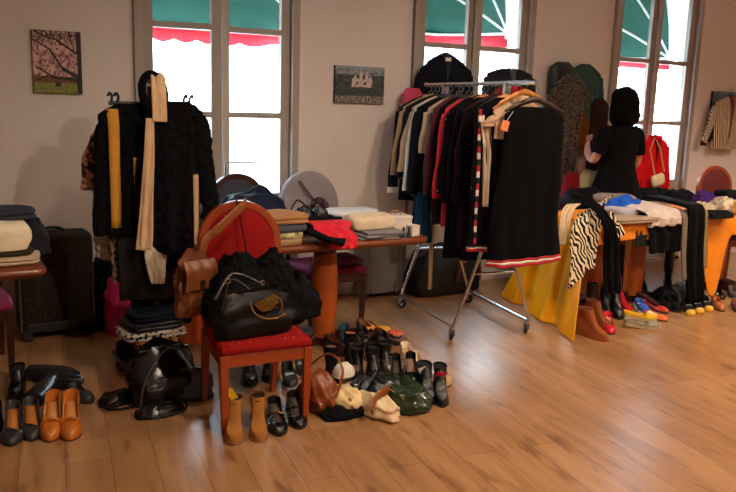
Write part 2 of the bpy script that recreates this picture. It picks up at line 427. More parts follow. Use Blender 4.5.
def garment(name, label, cat, loc, rz, w_=.42, L=.7, th=.06, ma=None, sleeve=.55, group=None, flare=1.0, seed=0, collar=None, lapel=None, hemband=None, buttons=None, slv_ma=None, neck=.065, hemslope=0, waist=.0, cuff=None, spread=.03, drop=.055, fold=.012, edge=None, slw=.062):
    t = thing(name, label, cat, loc, rz, group)
    n = 40; rings = []; NZ = 16
    def prof(z):     # half width at depth z below the neck
        if z < drop: return neck+(w_/2-neck)*(z/drop)**.8
        q = (z-drop)/(L-drop)
        return w_/2*(1-.06*min(1, q*3)-waist*math.exp(-((q-.4)/.18)**2)+(flare-1)*q)
    zs = [0, drop*.25, drop*.5, drop*.8, drop, drop*1.4]+[drop*1.4+(L-drop*1.4)*k/NZ for k in range(1, NZ+1)]
    def pt(i, z, k=1.0):
        a = 2*PI*i/n; hw = prof(z); q = z/L
        d = th/2*(.55+.45*min(1, z/.1))*(1+.35*(flare-1)*q)
        x = sgnpow(math.cos(a), .8)*hw; y = sgnpow(math.sin(a), .7)*d
        y += math.sin(x*2*PI/(.11+.02*math.sin(seed))+seed)*fold*q*1.3*k+nz(x*9, z*4, 0, seed)*fold*1.2
        x += nz(0, z*3.5, 0, seed+3)*.02
        return Vector((x, y, -z-hemslope*x*q+(.012*nz(x*12, y*10, 0, seed+1) if q > .98 else 0)))
    for z in zs: rings.append([pt(i, z) for i in range(n)])
    body = obj('body', B().loft(rings, cap=(False, True)), ma, t)
    if hemband:
        for k, (h0, h1, mm) in enumerate(hemband):
            b = B().loft([[pt(i, L-h0)*1.0+Vector((0, math.copysign(.003, math.sin(2*PI*i/n)), 0)) for i in range(n)], [pt(i, L-h1)+Vector((0, math.copysign(.003, math.sin(2*PI*i/n)), 0)) for i in range(n)]], cap=(False, False))
            obj('hem_stripe', b, mm, t, solid=.002)
    if sleeve:
        for s in (-1, 1):
            Ls = sleeve; pts = []
            for k in range(11):
                q = k/10; x = s*(w_/2-.045+.03*math.sin(q*PI*.6)+spread*q**.8+.006*math.sin(q*9+seed))
                pts.append(Vector((x, .006*math.sin(q*6+seed)-s*.006, -drop-.035-q*Ls)))
            pts.insert(0, Vector((s*(w_/2-.095), 0, -drop*.9)))
            rr = [.028]+[slw*(1-.32*(k/10))*(1+.12*nz(k*.6, s, 0, seed)) for k in range(11)]
            b = B(); rings = []
            for p, r_ in zip(pts, rr):
                rings.append([p+Vector((r_*math.cos(a*2*PI/12), r_*.55*(th/.06)**.5*math.sin(a*2*PI/12), .3*r_*(-s)*math.cos(a*2*PI/12) if p is pts[0] else 0)) for a in range(12)])
            so = obj('sleeve', b.loft(rings), slv_ma or ma, t)
            if cuff:
                p = pts[-1]; r_ = rr[-1]
                c = B().loft([[p+Vector(((r_+.004)*math.cos(a*2*PI/12), (r_*.55+.004)*math.sin(a*2*PI/12), dz)) for a in range(12)] for dz in (.035, -.012)])
                obj('cuff', c, cuff, so)
    if collar:
        b = B(); rg = []
        for z, k in ((-.035, .8), (-.03, .95), (.005, 1.15), (.02, 1.05), (.018, .85)):
            rg.append([Vector((neck*k*1.15*math.cos(a*2*PI/20), (th*.55*k+.01)*math.sin(a*2*PI/20), -z*-1 if False else z-.005)) for a in range(20)])
        obj('collar', b.loft(rg, cap=(False, False)), collar, t)
    def front(x, z, o=.006):
        hw = max(.02, prof(z)); c = max(-1, min(1, x/hw)); a = math.acos(math.copysign(abs(c)**(1/.8), c))
        i = (2*PI-a)/(2*PI)*n
        p = pt(i, z); return Vector((x, p.y-o, p.z))
    if lapel:   # v opening with a strip down the front
        lm, depth = lapel
        b = B().loft([[front(-.045+.045*q, .0+depth*q), front(-.02+.02*q, .0+depth*q, .01), front(.02-.02*q, depth*q, .01), front(.045-.044*q, depth*q)] for q in [k/8 for k in range(9)]], cap=(False, False), closed=False)
        obj('lining', b, lm, t, solid=.003)
    if edge:    # contrasting front bands: list of (x, width, material, z0, z1)
        for x, wd, mm, z0, z1 in edge:
            b = B().loft([[front(x-wd/2, z0+(z1-z0)*q/14), front(x, z0+(z1-z0)*q/14, .01), front(x+wd/2, z0+(z1-z0)*q/14)] for q in range(15)], cap=(False, False), closed=False)
            obj('front_band', b, mm, t, solid=.004)
    if buttons:
        for k in range(buttons):
            p = front(.01, .18+k*(L-.25)/buttons, .01)
            obj('button', B().lathe([(.001, 0), (.009, 0), (.009, .004), (.001, .005)], 10), GOLD, t, loc=p).rotation_euler = (PI/2, 0, 0)
    return t

# ---------------------------------------------------------------- shoes
def footw(s, wd, point=.5):
    "half width of a foot outline at station s (0 heel, 1 toe)"
    base = .36+.14*max(0, min(1, (s-.3)/.4))**1.3 if s > .3 else .36+.02*math.cos(s*PI/.3)
    if s < .12: base *= math.sqrt(max(0, 1-((.12-s)/.12)**2))*.95+.05
    if s > .68: base *= max(.02, (1-((s-.68)/.32)**(2.2-.7*point)))**(.5+.35*point)
    return base*wd
def rise(s, hh):
    q = max(0, min(1, 1-(s-.08)/.55)); return hh*(q*q*(3-2*q))
def low_shoe(t, L=.25, W=.09, heel=.015, opn=.66, upper=BLACKL, insole=None, sole=RUBBER, point=.4, rim=.05, toe=.045, thick=.008, heelw=1.0, wedge=False):
    N = 36
    def Y(s): return L/2-s*L
    rings = []
    for k in range(N+1):
        s = k/N; w2 = footw(s, W, point); zb = rise(s, heel)+thick
        r = rim*(1-.35*min(1, s/.4)) if s < .4 else rim*.65
        if s > .8: r *= 1-.35*(s-.8)/.2
        cr = (toe*(1-((s-opn)/(1-opn))**2*.35)) if s > opn else r
        if s > .9: cr *= 1-.6*((s-.9)/.1)**2; r = min(r, cr*.7)
        o = s < opn
        ho = [(-1, 0), (-1.04, r*.45), (-.95, r), (-.84, r*.97), (-.76, .006), (0, .004)]
        c0 = cr if s > opn else (r if s < .2 else toe)
        hc = [(-1, 0), (-1.05, r*.4), (-.95, r*.8), (-.7, r+(c0-r)*.62), (-.36, r+(c0-r)*.95), (0, c0)]
        kb = min(1, max(0, (s-.035)/.045))*min(1, max(0, (opn-s)/.07)); kb = kb*kb*(3-2*kb)
        half = [(p_[0]*kb+q_[0]*(1-kb), p_[1]*kb+q_[1]*(1-kb)) for p_, q_ in zip(ho, hc)]
        prof = half+[(-x, z) for x, z in half[-2::-1]]
        rings.append([Vector((x*w2, Y(s), zb+z)) for x, z in prof])
    obj('upper', B().loft(rings, closed=True), upper, t)
    ot = []
    for side in (1, -1):
        for k in (range(N+1) if side == 1 else range(N, -1, -1)):
            s = k/N; ot.append((side*footw(s, W, point)*1.03, s))
    b = B()
    def pl(off): return [Vector((x, Y(s), rise(s, heel)+off if not (wedge and off == 0) else 0)) for x, s in ot]
    b.loft([pl(0), pl(thick+.002)])
    obj('sole', b, sole, t)
    if heel > .02 and not wedge:
        q = [(x, s) for x, s in ot if s < .24]
        b = B(); rg = []
        for j in range(5):
            v = j/4; k = heelw+(1-heelw)*v; rg.append([Vector((x*k, Y(.11+(s-.11)*k), v*rise(min(s, .2), heel)+.001)) for x, s in q])
        obj('heel', b.loft(rg), sole, t)
    if insole:
        b = B(); rows = []
        for k in range(12):
            s = .05+(opn-.07)*k/11; w2 = footw(s, W, point)*.74; z = rise(s, heel)+thick+.0075
            rows.append([Vector((x*w2, Y(s), z)) for x in (-1, 0, 1)])
        obj('insole', b.loft(rows, cap=(False, False), closed=False), insole, t, solid=.001)
    return t
def boot(t, L=.25, W=.09, Hh=.14, upper=BLACKL, inner=RUBBER, sole=RUBBER, shaft=.05, point=.3, heel=.03, lean=.0, slump=0.0, seed=0, wedge=False, flare=0):
    Hh += heel; zs = [0, .012, .028, .042, .055, .068, .082, .1, .12]+[.12+(Hh-heel-.12)*k/6 for k in range(1, 7)] if Hh-heel > .13 else [0, .012, .028, .042, .055, .068, .082, .1, Hh-heel]
    def front(z):
        tb = [(0, 1), (.012, 1.0), (.028, .97), (.042, .87), (.055, .74), (.068, .64), (.082, .56), (.1, .50), (.12, .46), (9, .46)]
        for (a, fa_), (c, fc) in zip(tb, tb[1:]):
            if z <= c: return fa_+(fc-fa_)*(z-a)/(c-a) if c < 9 else fc
        return .46
    n = 28; rings = []
    def ring(z, k=1.0):
        f1 = front(z); b0 = .0 if z < .05 else min(.03, (z-.05)*.5)
        yc0, yc1 = L/2-b0*L, L/2-f1*L; q = min(1, max(0, (z-.05)/.07)); out = []
        if q >= 1: half = shaft*(1+flare*(z-.12)/.2)
        for i in range(n):
            a = 2*PI*i/n; y = (yc0+yc1)/2+(yc0-yc1)/2*math.cos(a)
            s = (L/2-y)/L; wf = footw(min(.999, max(.001, s)), W, point)
            circ = abs(math.sin(a))*shaft*.86; w2 = wf*(1-.25*min(1, z/.05))*(1-q)+circ*q if q > 0 else wf*(1-.2*z/.05)
            if q >= 1:
                cy = (yc0+yc1)/2; y = cy+shaft*k*(1+flare*(z-.12)/.2)*math.cos(a); w2 = abs(math.sin(a))*shaft*.86*(1+flare*(z-.12)/.2)
            ww = slump*nz(math.cos(a)*2, z*26, math.sin(a)*2, seed)
            x = math.copysign(w2*k, math.sin(a))+ww
            out.append(Vector((x+lean*max(0, z-.1), y+ww, z+.012+rise(max(0, min(1, s)), heel)*(1 if z < .1 else 1)*(1 if z < .06 else max(0, 1-(z-.06)/.05))+(heel*min(1, max(0, (z-.06)/.05)) if z > .06 else 0))))
        return out
    for z in zs: rings.append(ring(z))
    ztop = zs[-1]
    rings.append(ring(ztop, .9)); rings.append(ring(ztop-.03, .86))
    obj('upper', B().loft(rings), upper, t)
    q = ring(ztop-.012, .875); obj('lining', B().loft([q, [p+Vector((0, 0, -.004)) for p in q]]), inner, t)
    ot = []
    for side in (1, -1):
        for k in (range(23) if side == 1 else range(22, -1, -1)):
            s = k/22; ot.append((side*footw(s, W, point)*1.04, s))
    obj('sole', B().loft([[Vector((x, L/2-s*L*1.01, 0 if wedge else rise(s, heel))) for x, s in ot], [Vector((x, L/2-s*L*1.01, rise(s, heel)+.014)) for x, s in ot]]), upper if wedge else sole, t)
    if heel > .02 and not wedge:
        qo = [(x, s) for x, s in ot if s < .26]
        obj('heel', B().loft([[Vector((x*(.85+.15*v), L/2-s*L, v*rise(min(s, .2), heel)+.001)) for x, s in qo] for v in (0, .5, 1)]), sole, t)
    return t
def place(toe, heel, z=0):
    "location and turn of a shoe from the floor points under its toe and heel in the photo"
    a = at(*toe, z); b_ = at(*heel, z); d = (a-b_).normalized()
    return a, math.atan2(d.x, -d.y), d
def shoe(name, label, cat, toe_at, heel_at, kind='low', group=None, z=0, tilt=None, L=.25, **k):
    a, rz, d = place(toe_at, heel_at, z); c = a-d*L/2
    t = thing(name, label, cat, (c.x, c.y, z+.001), rz, group, tilt)
    (low_shoe if kind == 'low' else boot)(t, L=L, **k)
    return t
def tag_card(t, p, ma, rot=(0, 0, 0), size=(.03, .05), name='price_tag'):
    o = obj(name, B().box((0, 0, -size[1]/2), (size[0], .002, size[1])), ma, t, smooth=False, loc=p); o.rotation_euler = rot
    return o
# ---------------------------------------------------------------- bags
def bag_b(w_, d, h, seed=0, top=.25, amp=.05, n=32, e=.6, slump=0):
    rings = []
    for j in range(13):
        q = j/12; k = 1 if q < .08 else 1
        dd = d*((1-q)+top*q)*(1+.25*math.sin(q*PI)); ww = w_*(1-.12*q*q)*(1+.05*math.sin(q*PI))
        if q < .08: dd *= .9; ww *= .95
        ring = []
        for i in range(n):
            a = 2*PI*i/n; x = sgnpow(math.cos(a), e); y = sgnpow(math.sin(a), e)
            r_ = 1+amp*2*nz(x*2.2, y*2.2, q*3.5, seed)-amp*abs(nz(x*5, y*5, q*6, seed+4))*1.6
            ring.append(Vector((x*ww/2*r_, y*dd/2*r_+slump*q*q, h*q*(1-.14*x*x*q+.12*nz(x*1.7, y, 1, seed)))))
        rings.append(ring)
    return B().loft(rings)
def handle_b(w_, h, r=.007, y=0, lean=0, z0=0):
    return B().tube([(-w_/2+w_*(1-math.cos(PI*k/12))/2, y+lean*math.sin(PI*k/12), z0+h*math.sin(PI*k/12)**.7) for k in range(13)], r, 8)
# ================================================================ furniture
REDUP = pattern('dot', '#d8a050', '#84100f', 22, .9, thr=.075, soft=.012)
WINEUP = mat('#5e1218', .8); PINKUP = mat('#8a1550', .8); GREYUP = mat('#5c5a62', .8)
CWOOD = mat('#8f3a14', .32, bump=.06, scale=20); CWOODD = mat('#3a160c', .35, bump=.06, scale=20)
def make_chair(label, loc, rz, wood, uph, back_uph=None, group=None):
    t = thing('dining_chair', label, 'chair', loc, rz, group)
    ol = [(-.225, -.24), (.225, -.24), (.235, -.1), (.2, .2), (-.2, .2), (-.235, -.1)]
    def rr(k, z): return [Vector((x*k, (y+.02)*k-.02, z)) for x, y in ol]
    obj('seat', B().loft([rr(.98, .405), rr(1.02, .42), rr(1.02, .44), rr(.97, .455), rr(.8, .466), rr(.3, .47)]), uph, t, bevel=.006)
    f = B()
    for a, c in (((-.2, -.22), (.2, -.22)), ((-.19, .19), (.19, .19)), ((-.215, -.2), (-.195, .18)), ((.215, -.2), (.195, .18))):
        f.bar((a[0], a[1], .375), (c[0], c[1], .375), .024, .062)
    obj('seat_frame', f, wood, t, smooth=False, bevel=.003)
    for s in (-1, 1):
        b = B().loft([[Vector((s*(.213-.006*(1-z/.4))+i*h, -.218+j*h, z)) for i, j in ((-1, -1), (1, -1), (1, 1), (-1, 1))] for z, h in ((0, .014), (.2, .019), (.405, .022))])
        obj('leg', b, wood, t, smooth=False, bevel=.004)
        b = B().loft([[Vector((s*.195+i*h, y+j*h, z)) for i, j in ((-1, -1), (1, -1), (1, 1), (-1, 1))] for z, y, h in ((0, .25, .014), (.2, .21, .018), (.42, .195, .021))])
        obj('leg', b, wood, t, smooth=False, bevel=.004)
    path = []
    for k in range(25):
        a = PI*k/24; path.append((-.205*math.cos(a), .86+.205*math.sin(a)))
    path = [(-.19, .42), (-.2, .55), (-.205, .7)]+path+[(.205, .7), (.2, .55), (.19, .42)]
    def yb(z): return .19+.10*max(0, z-.42)
    rg = []
    for i, (x, z) in enumerate(path):
        p0 = path[max(i-1, 0)]; p1 = path[min(i+1, len(path)-1)]; d = Vector((p1[0]-p0[0], 0, p1[1]-p0[1])).normalized(); nn = Vector((d.z, 0, -d.x))
        c = Vector((x, yb(z), z)); rg.append([c+nn*a+Vector((0, q, 0)) for a, q in ((-.018, -.02), (.02, -.02), (.022, .0), (.02, .02), (-.018, .02))])
    obj('back_frame', B().loft(rg), wood, t, bevel=.003)
    pan = [(-.188, .56), (-.188, .86)]+[(-.188*math.cos(PI*k/16), .86+.188*math.sin(PI*k/16)) for k in range(1, 16)]+[(.188, .86), (.188, .56)]
    def rp(k, o): return [Vector((x*k, yb(.8+(z-.8)*k)+o, .8+(z-.8)*k)) for x, z in pan]
    obj('backrest', B().loft([rp(.9, .018), rp(1, .012), rp(1, -.012), rp(.9, -.024), rp(.4, -.03)]), back_uph or uph, t)
    b = B().bar((-.2, 0, .2), (.2, 0, .2), .018, .024) if False else B().bar((-.2, yb(.55), .55), (.2, yb(.55), .55), .022, .05)
    obj('back_rail', b, wood, t, smooth=False, bevel=.003)
    return t
make_chair('red dotted upholstered chair with round wooden back, draped with bags, in front', (1.405, -2.02, 0), math.radians(-4), CWOOD, REDUP)
ch = make_chair('wooden chair with purple seat and grey covered back behind the middle table', (2.47, -.68, 0), math.radians(2), CWOODD, PINKUP, GREYUP)
ch2 = make_chair('round backed chair in dark navy upholstery behind the middle table', (1.93, -.64, 0), math.radians(3), CWOODD, NAVY, mat('#1c2436', .7))
ch3 = make_chair('wooden chair with magenta seat behind the left table', (.15, -.76, 0), 0, CWOODD, PINKUP)
p = on(717, 168, -.62)
ch4 = make_chair('wine red round backed chair behind the right table', (p.x, -.82, 0), math.radians(-8), CWOOD, WINEUP)
# grey cloth cover over the round back of the second chair
cov = B(); rg = []
arc = [(-.235, .60), (-.24, .72), (-.238, .86)]+[(-.238*math.cos(PI*k/14), .86+.238*math.sin(PI*k/14)) for k in range(1, 14)]+[(.238, .86), (.24, .72), (.235, .60)]
def cvy(z): return .19+.10*(z-.42)
for o_, k in ((-.042, .55), (-.042, .92), (-.034, .985), (-.012, 1), (.015, 1), (.035, .98), (.04, .9)):
    rg.append([Vector((x*k, cvy(z)+o_+.008*nz(x*9, z*9, 0), .76+(z-.76)*k)) for x, z in arc])
cv = obj('chair_cover', cov.loft(rg), mat('#8b8287', .85), sub=1); cv.location = (2.47, -.68, 0); cv.rotation_euler = (0, 0, math.radians(2))
tag(cv, 'mauve grey cloth cover pulled over the round chair back by the wall', 'chair cover')
obj('strap', B().tube(smooth_pts([(-.1, cvy(1.0)-.055, 1.03), (0, cvy(.9)-.06, .9), (.16, cvy(.75)-.05, .72)]), .008, 6, .4), mat('#4a4248', .6), cv)

TOPM = mat('#6e3516', .28, bump=.05, scale=12); PED = mat('#a8501f', .3, bump=.05, scale=12)
def make_table(label, xa, xb, ya, yb_, peds, group=None):
    cx, cy = (xa+xb)/2, (ya+yb_)/2
    t = thing('dining_table', label, 'table', (cx, cy, 0), 0, group)
    w2, d2 = (xb-xa)/2, (yb_-ya)/2
    def rect(k, z, r=.05):
        out = []
        for sx, sy, a0 in ((1, 1, 0), (-1, 1, 90), (-1, -1, 180), (1, -1, 270)):
            for j in range(5):
                a = math.radians(a0+j*22.5); out.append(Vector((sx*(w2-k-r)+r*math.cos(a), sy*(d2-k-r)+r*math.sin(a), z)))
        return out
    obj('tabletop', B().loft([rect(.03, .700), rect(.012, .706), rect(.008, .716), rect(0, .722), rect(0, .742), rect(.008, .75)]), TOPM, t)
    for px, py in peds:
        lx, ly = px-cx, py-cy
        obj('pedestal', B().lathe([(.075, .06), (.078, .12), (.088, .3), (.088, .45), (.08, .6), (.074, .63)], 28, (lx, ly, 0)), PED, t)
        obj('collar', B().lathe([(.06, .63), (.06, .7), (.1, .7), (.1, .705)], 28, (lx, ly, 0)), CWOODD, t)
        f = B()
        for a in range(4):
            q = a*PI/2; dx, dy = math.cos(q), math.sin(q)
            f.loft([[Vector((lx+dx*r_-dy*s*.03, ly+dy*r_+dx*s*.03, z)) for s, z in ((-1, 0), (1, 0), (1, zt), (-1, zt))] for r_, zt in ((.03, .1), (.18, .07), (.3, .035))])
        obj('foot', f, CWOODD, t, smooth=False, bevel=.006)
    return t
make_table('dark wooden table at the left edge with a pile of folded knitwear', -.85, .50, -1.56, -.86, [(-.45, -1.2)])
make_table('wooden pedestal table in the middle covered with folded clothes', 1.36, 2.86, -1.47, -.93, [(2.26, -1.13)])
make_table('clothes covered table with the zebra top, nearer the rail', 4.33, 5.52, -1.49, -.80, [(4.72, -1.15), (5.2, -1.15)])
make_table('clothes covered table farthest right under a yellow cloth', 5.56, 6.95, -1.49, -.80, [(6.35, -1.1)])
SATIN = mat('#e0820a', .45, bump=.06, scale=8, var=.06)
def tablecloth(label, xa, xb, dropf, seed, corner=None):
    b = B(); rows = []; nx = 46
    prof = [(-.78, .0), (-.8, .001), (-1.2, .001), (-1.47, .001), (-1.497, -.004), (-1.503, -.02)]
    for y, dz in prof: rows.append([Vector((xa+(xb-xa)*i/nx, y, .752+dz)) for i in range(nx+1)])
    for q in (.2, .4, .6, .8, 1.0):
        row = []
        for i in range(nx+1):
            x = xa+(xb-xa)*i/nx; dr = dropf(x)
            row.append(Vector((x+.012*q*nz(x*8, q, 0, seed), -1.506-.012*q*math.sin(x*23+seed)-.03*q*min(1, dr*1.5)-.018*q*nz(x*6, q*2, 0, seed), .735-dr*q)))
        rows.append(row)
    o = obj('tablecloth', b.loft(rows, cap=(False, False), closed=False), SATIN, solid=.003, sub=1)
    return tag(o, label, 'tablecloth')
tablecloth('orange satin tablecloth with short overhang on the table nearer the rail', 4.31, 5.535, lambda x: .12+.01*math.sin(x*9), 1)
tablecloth('orange satin tablecloth on the farthest right table hanging to the floor at its corner', 5.56, 6.97, lambda x: .12+.55*math.exp(-((x-5.74)/.14)**4)+.12*max(0, min(1, (x-5.9)*3)), 2)
# yellow satin cloth falling off the left end of the table and spreading on the floor
YS = mat('#f2a012', .32, bump=.05, scale=7, var=.06)
YS.node_tree.nodes['Principled BSDF'].inputs['Specular Tint'].default_value = lin('#ffc860')
b = B(); rows = []
tl = [Vector((4.33, -1.42, .76)), Vector((4.30, -.9, .76))]
A0 = at(576, 343); A1 = at(502, 296)
for j in range(19):
    q = j/18; row = []
    for i in range(33):
        u = i/32; top = tl[0].lerp(tl[1], u); ft = A0.lerp(A1, u); e = q**1.5
        p = top.lerp(ft, e); p.z = .77*(1-q**1.15)+.006
        amp = .075*q; ph = math.sin(u*15+.6*q)+.5*math.sin(u*31+2)
        p += Vector((-.75, -.35, 0))*amp*ph*.7
        if q > .93: p.z = max(.006, p.z)
        row.append(p)
    rows.append(row)
o = obj('satin_cloth', b.loft(rows, cap=(False, False), closed=False), YS, solid=.004, sub=1)
tag(o, 'glossy yellow satin cloth falling from the table end to the floor behind the rail', 'cloth')

# ================================================================ rolling garment rail
RC = Vector((3.467, -1.05, 0)); RZ = -.1556
rk = thing('garment_rail', 'chrome rolling garment rail on four casters packed with clothes', 'clothes rail', RC, RZ)
RM = Matrix.Rotation(RZ, 3, 'Z')
def onrail(y, x=0, z=1.76): return RC+RM@Vector((x, y, z))
BARZ = 1.76
obj('top_bar', B().tube([(0, .80, BARZ), (0, -.80, BARZ)], .0135, 12), CHROME, rk)
for s in (1, -1):
    obj('end_cap', B().tube([(0, s*.80, BARZ), (0, s*.815, BARZ)], .017, 12), CHROME, rk)
    b = B().tube([(0, s*.46, BARZ), (0, s*.46, .92)], .016, 12); b.box((0, s*.46, 1.715), (.045, .03, .1)); obj('post', b, CHROME, rk)
    b = B()
    for sx in (1, -1): b.tube(smooth_pts([(sx*.012, s*.46, .95), (sx*.04, s*.46, .86), (sx*.29, s*.46, .14)], 5), .0125, 10)
    obj('leg_fork', b, CHROME, rk)
    obj('cross_bar', B().tube([(-.17, s*.46, .47), (.17, s*.46, .47)], .009, 8), CHROME, rk)
for sx in (1, -1):
    b = B().tube(smooth_pts([(sx*.285, .46, .16), (sx*.298, .45, .115), (sx*.3, .41, .10), (sx*.3, 0, .10), (sx*.3, -.41, .10), (sx*.298, -.45, .115), (sx*.285, -.46, .16)], 5), .0125, 10)
    obj('base_rail', b, CHROME, rk)
    for s in (1, -1):
        c = Vector((sx*.3, s*.44, 0))
        hs = obj('caster_fork', B().tube([c+Vector((0, 0, .10)), c+Vector((0, 0, .072))], .014).box(c+Vector((.017, .01, .055)), (.004, .03, .05)).box(c+Vector((-.017, .01, .055)), (.004, .03, .05)), CHROME, rk)
        w_ = obj('wheel', B().lathe([(.012, -.012), (.034, -.012), (.042, -.008), (.042, .008), (.034, .012), (.012, .012)], 24), RUBBER, hs, loc=c+Vector((0, .015, .042))); w_.rotation_euler = (0, PI/2, .5*s)
        h2 = obj('wheel_hub', B().lathe([(.001, -.015), (.028, -.015), (.028, .015), (.001, .015)], 16), STEEL, hs, loc=c+Vector((0, .015, .042))); h2.rotation_euler = (0, PI/2, .5*s)

R3 = [mat('#b0202a', .9), mat('#e6dccb', .9), mat('#11121a', .9)]
POLKA = pattern('dot', '#e8e4e0', '#0c0c10', 24, thr=.10, soft=.02)
FLORAL = pattern('noise', '#2a1a18', '#b99a80', 22, thr=.52, soft=.05)
STRIPED = pattern('noise', '#111118', '#151520', 5)
#   y-pos  width len  sleeve colour  category   label  extras
RG = [
 (.72, .44, .84, .64, fab('#1a1f2b'), 'jacket', 'dark blue jacket with white cuffs at the far left end of the rail', dict(cuff=fab('#e8e4dc'), edge=[(-.12, .03, fab('#6f8096'), .05, .8)], spread=.05)),
 (.655, .45, .66, .50, fab('#a5835f'), 'coat', 'camel coat second from the far left end of the rail', dict(collar=fab('#a5835f'), spread=.06)),
 (.60, .44, .60, .52, fab('#15161c'), 'jacket', 'black jacket hanging between the two camel garments', dict(spread=.04)),
 (.54, .45, .68, .46, fab('#a98c6d'), 'coat', 'light brown wool coat, the wider of the two camel garments', dict(spread=.08, flare=1.15)),
 (.475, .42, .74, .60, fab('#c8bda9'), 'cardigan', 'cream cardigan behind the long navy coat on the rail', dict(spread=.05)),
 (.415, .44, .98, .62, fab('#141a26'), 'coat', 'long dark navy coat near the left of the rail', dict(spread=.03, flare=1.1)),
 (.35, .42, .90, .60, fab('#0e0e12'), 'coat', 'plain black coat right of the navy coat on the rail', dict()),
 (.29, .40, .62, .30, fab('#b59a7e'), 'blouse', 'beige blouse showing between two black coats on the rail', dict()),
 (.235, .43, .96, .62, leather('#2a1f1a', .45), 'coat', 'dark brown leather coat on the rail', dict(collar=leather('#2a1f1a', .45))),
 (.175, .42, .80, .58, fab('#5b1c26'), 'jacket', 'maroon jacket left of the coral one on the rail', dict(lapel=(fab('#7a2c36'), .2))),
 (.115, .42, .92, .60, fab('#0d0d10'), 'coat', 'black coat between the maroon and grey garments', dict()),
 (.06, .40, .84, .56, fab('#4c4b52'), 'cardigan', 'grey cardigan left of the coral jacket', dict()),
 (.0, .42, .94, .60, fab('#c12c34'), 'coat', 'coral red coat in the middle of the rail', dict(spread=.05)),
 (-.065, .44, .60, .56, POLKA, 'blouse', 'black blouse with small white dots in the middle of the rail', dict(spread=.05)),
 (-.13, .44, 1.14, .62, fab('#0a0a0d'), 'coat', 'long black coat right of the dotted blouse', dict(flare=1.15, edge=None)),
 (-.195, .43, 1.10, .60, fab('#0e0d11'), 'dress', 'long black dress with a metal ring at the shoulder', dict(flare=1.1)),
 (-.26, .44, 1.04, .60, fab('#2e0f18'), 'coat', 'dark burgundy coat near the right of the rail', dict(flare=1.1, spread=.04)),
 (-.33, .43, 1.12, .60, fab('#0b0b0e'), 'coat', 'long black coat right of the burgundy one', dict(flare=1.1)),
 (-.395, .34, .42, .0, FLORAL, 'top', 'small brown and cream floral top near the right end of the rail', dict()),
 (-.45, .34, 1.0, .0, fab('#c4ad8b'), 'dress', 'narrow cream dress beside the striped edge near the right end', dict(waist=.04, fold=.02)),
 (-.54, .44, 1.02, .0, fab('#0c0c10'), 'dress', 'black dress with red, white and navy striped front edge', dict(flare=1.1, hemband=[(.0, .02, R3[0]), (.02, .035, R3[1]), (.035, .05, R3[2])], edge=[(-.19, .022, R3[k % 3], .08+k*.04, .12+k*.04) for k in range(22)])),
 (-.61, .38, .26, .06, fab('#caa988'), 'blouse', 'peach beige blouse under the front orange hanger', dict(lapel=(fab('#e0c6a0'), .1), collar=fab('#caa988'))),
 (-.70, .42, 1.03, .0, fab('#08080a'), 'dress', 'sleeveless black dress with striped hem at the front of the rail', dict(flare=1.35, neck=.12, drop=.05, seed=2, fold=.01, th=.08, hemband=[(.0, .018, R3[0]), (.02, .034, R3[1]), (.036, .05, R3[0])], hemslope=-.06)),
]
rnd = random.Random(4)
for k, (y, wd, L, sl, ma, cat, label, ex) in enumerate(RG):
    dz = .1
    last = k == len(RG)-1
    jit = rnd.uniform(-.08, .08) if not last else -.06
    x = rnd.uniform(-.015, .015)+(.08 if last else (-.05 if k == 20 else 0))
    zt = BARZ-.095 if not last else BARZ-.15
    ex = dict(ex); sd = ex.pop('seed', k+1); th = ex.pop('th', .055)
    garment(cat if cat != 'top' else 'floral_camisole', label, cat, onrail(y, x, zt), RZ+jit, w_=wd+(.06 if k < 8 else 0), drop=ex.pop('drop', .09), L=L, sleeve=sl, ma=ma, seed=sd, th=th, group='clothes hanging on the rolling rail', **ex)
    kind = 'wood' if k in (1, 8, 13, 15, 20, 21) else ('dark' if last or k in (3, 6) else 'black')
    hanger({'wood': 'orange wooden', 'dark': 'dark brown wooden', 'black': 'slim black'}[kind]+' hanger of the '+' '.join(label.split(' on the rail')[0].split()[:9]), onrail(y, x, zt+.005 if not last else BARZ-.10), RZ+jit, kind, wd=.42 if last else .36)
# pieces slung over the bar / pinned to the clothes
p = onrail(-.63, 0, BARZ-.065)
obj_ = hanger('large orange wooden hanger tilted behind the front dress', onrail(-.64, .03, BARZ-.055), RZ+.1, 'wood', wd=.40)
t = thing('price_tag', 'orange paper price tag hooked on the striped edged black dress', 'price tag', onrail(-.742, -.165, 1.49), RZ)
obj('card', B().box((0, 0, 0), (.052, .002, .065)), mat('#e8824a', .7), t, smooth=False).rotation_euler = (0, .25, 0)
obj('cord', B().tube(smooth_pts([(0.01, 0, .03), (.03, -.005, .06), (.05, -.004, .09)]), .0015, 5), R3[1], t)
o = obj('wrap_ring', B().tube([(.022*math.cos(a*PI/8), 0, .022*math.sin(a*PI/8)) for a in range(17)], .003, 6), CHROME); o.location = onrail(-.24, -.17, 1.52); o.rotation_euler = (0, 0, RZ)
o.name = 'metal_ring'; tag(o, 'round metal ring pinned on a long black dress on the rail', 'ring')
bl = drape('denim_skirt', 'blue denim skirt hanging low in the middle of the rail', 'skirt', [onrail(.24, -.24, .95), onrail(.24, -.25, .8), onrail(.23, -.24, .56)], .13, fab('#1c4468'), ripple=.012, dirx=(.98, -.15, 0), taper=(.8, 1.2))
drape('fabric_belt', 'long pale tan belt dangling below the rail clothes', 'belt', [onrail(.33, -.12, .9), onrail(.33, -.12, .6), onrail(.32, -.12, .24), onrail(.32, -.12, .17)], .036, fab('#b89a6c'), ripple=.003, nf=1, dirx=(.98, -.15, 0))
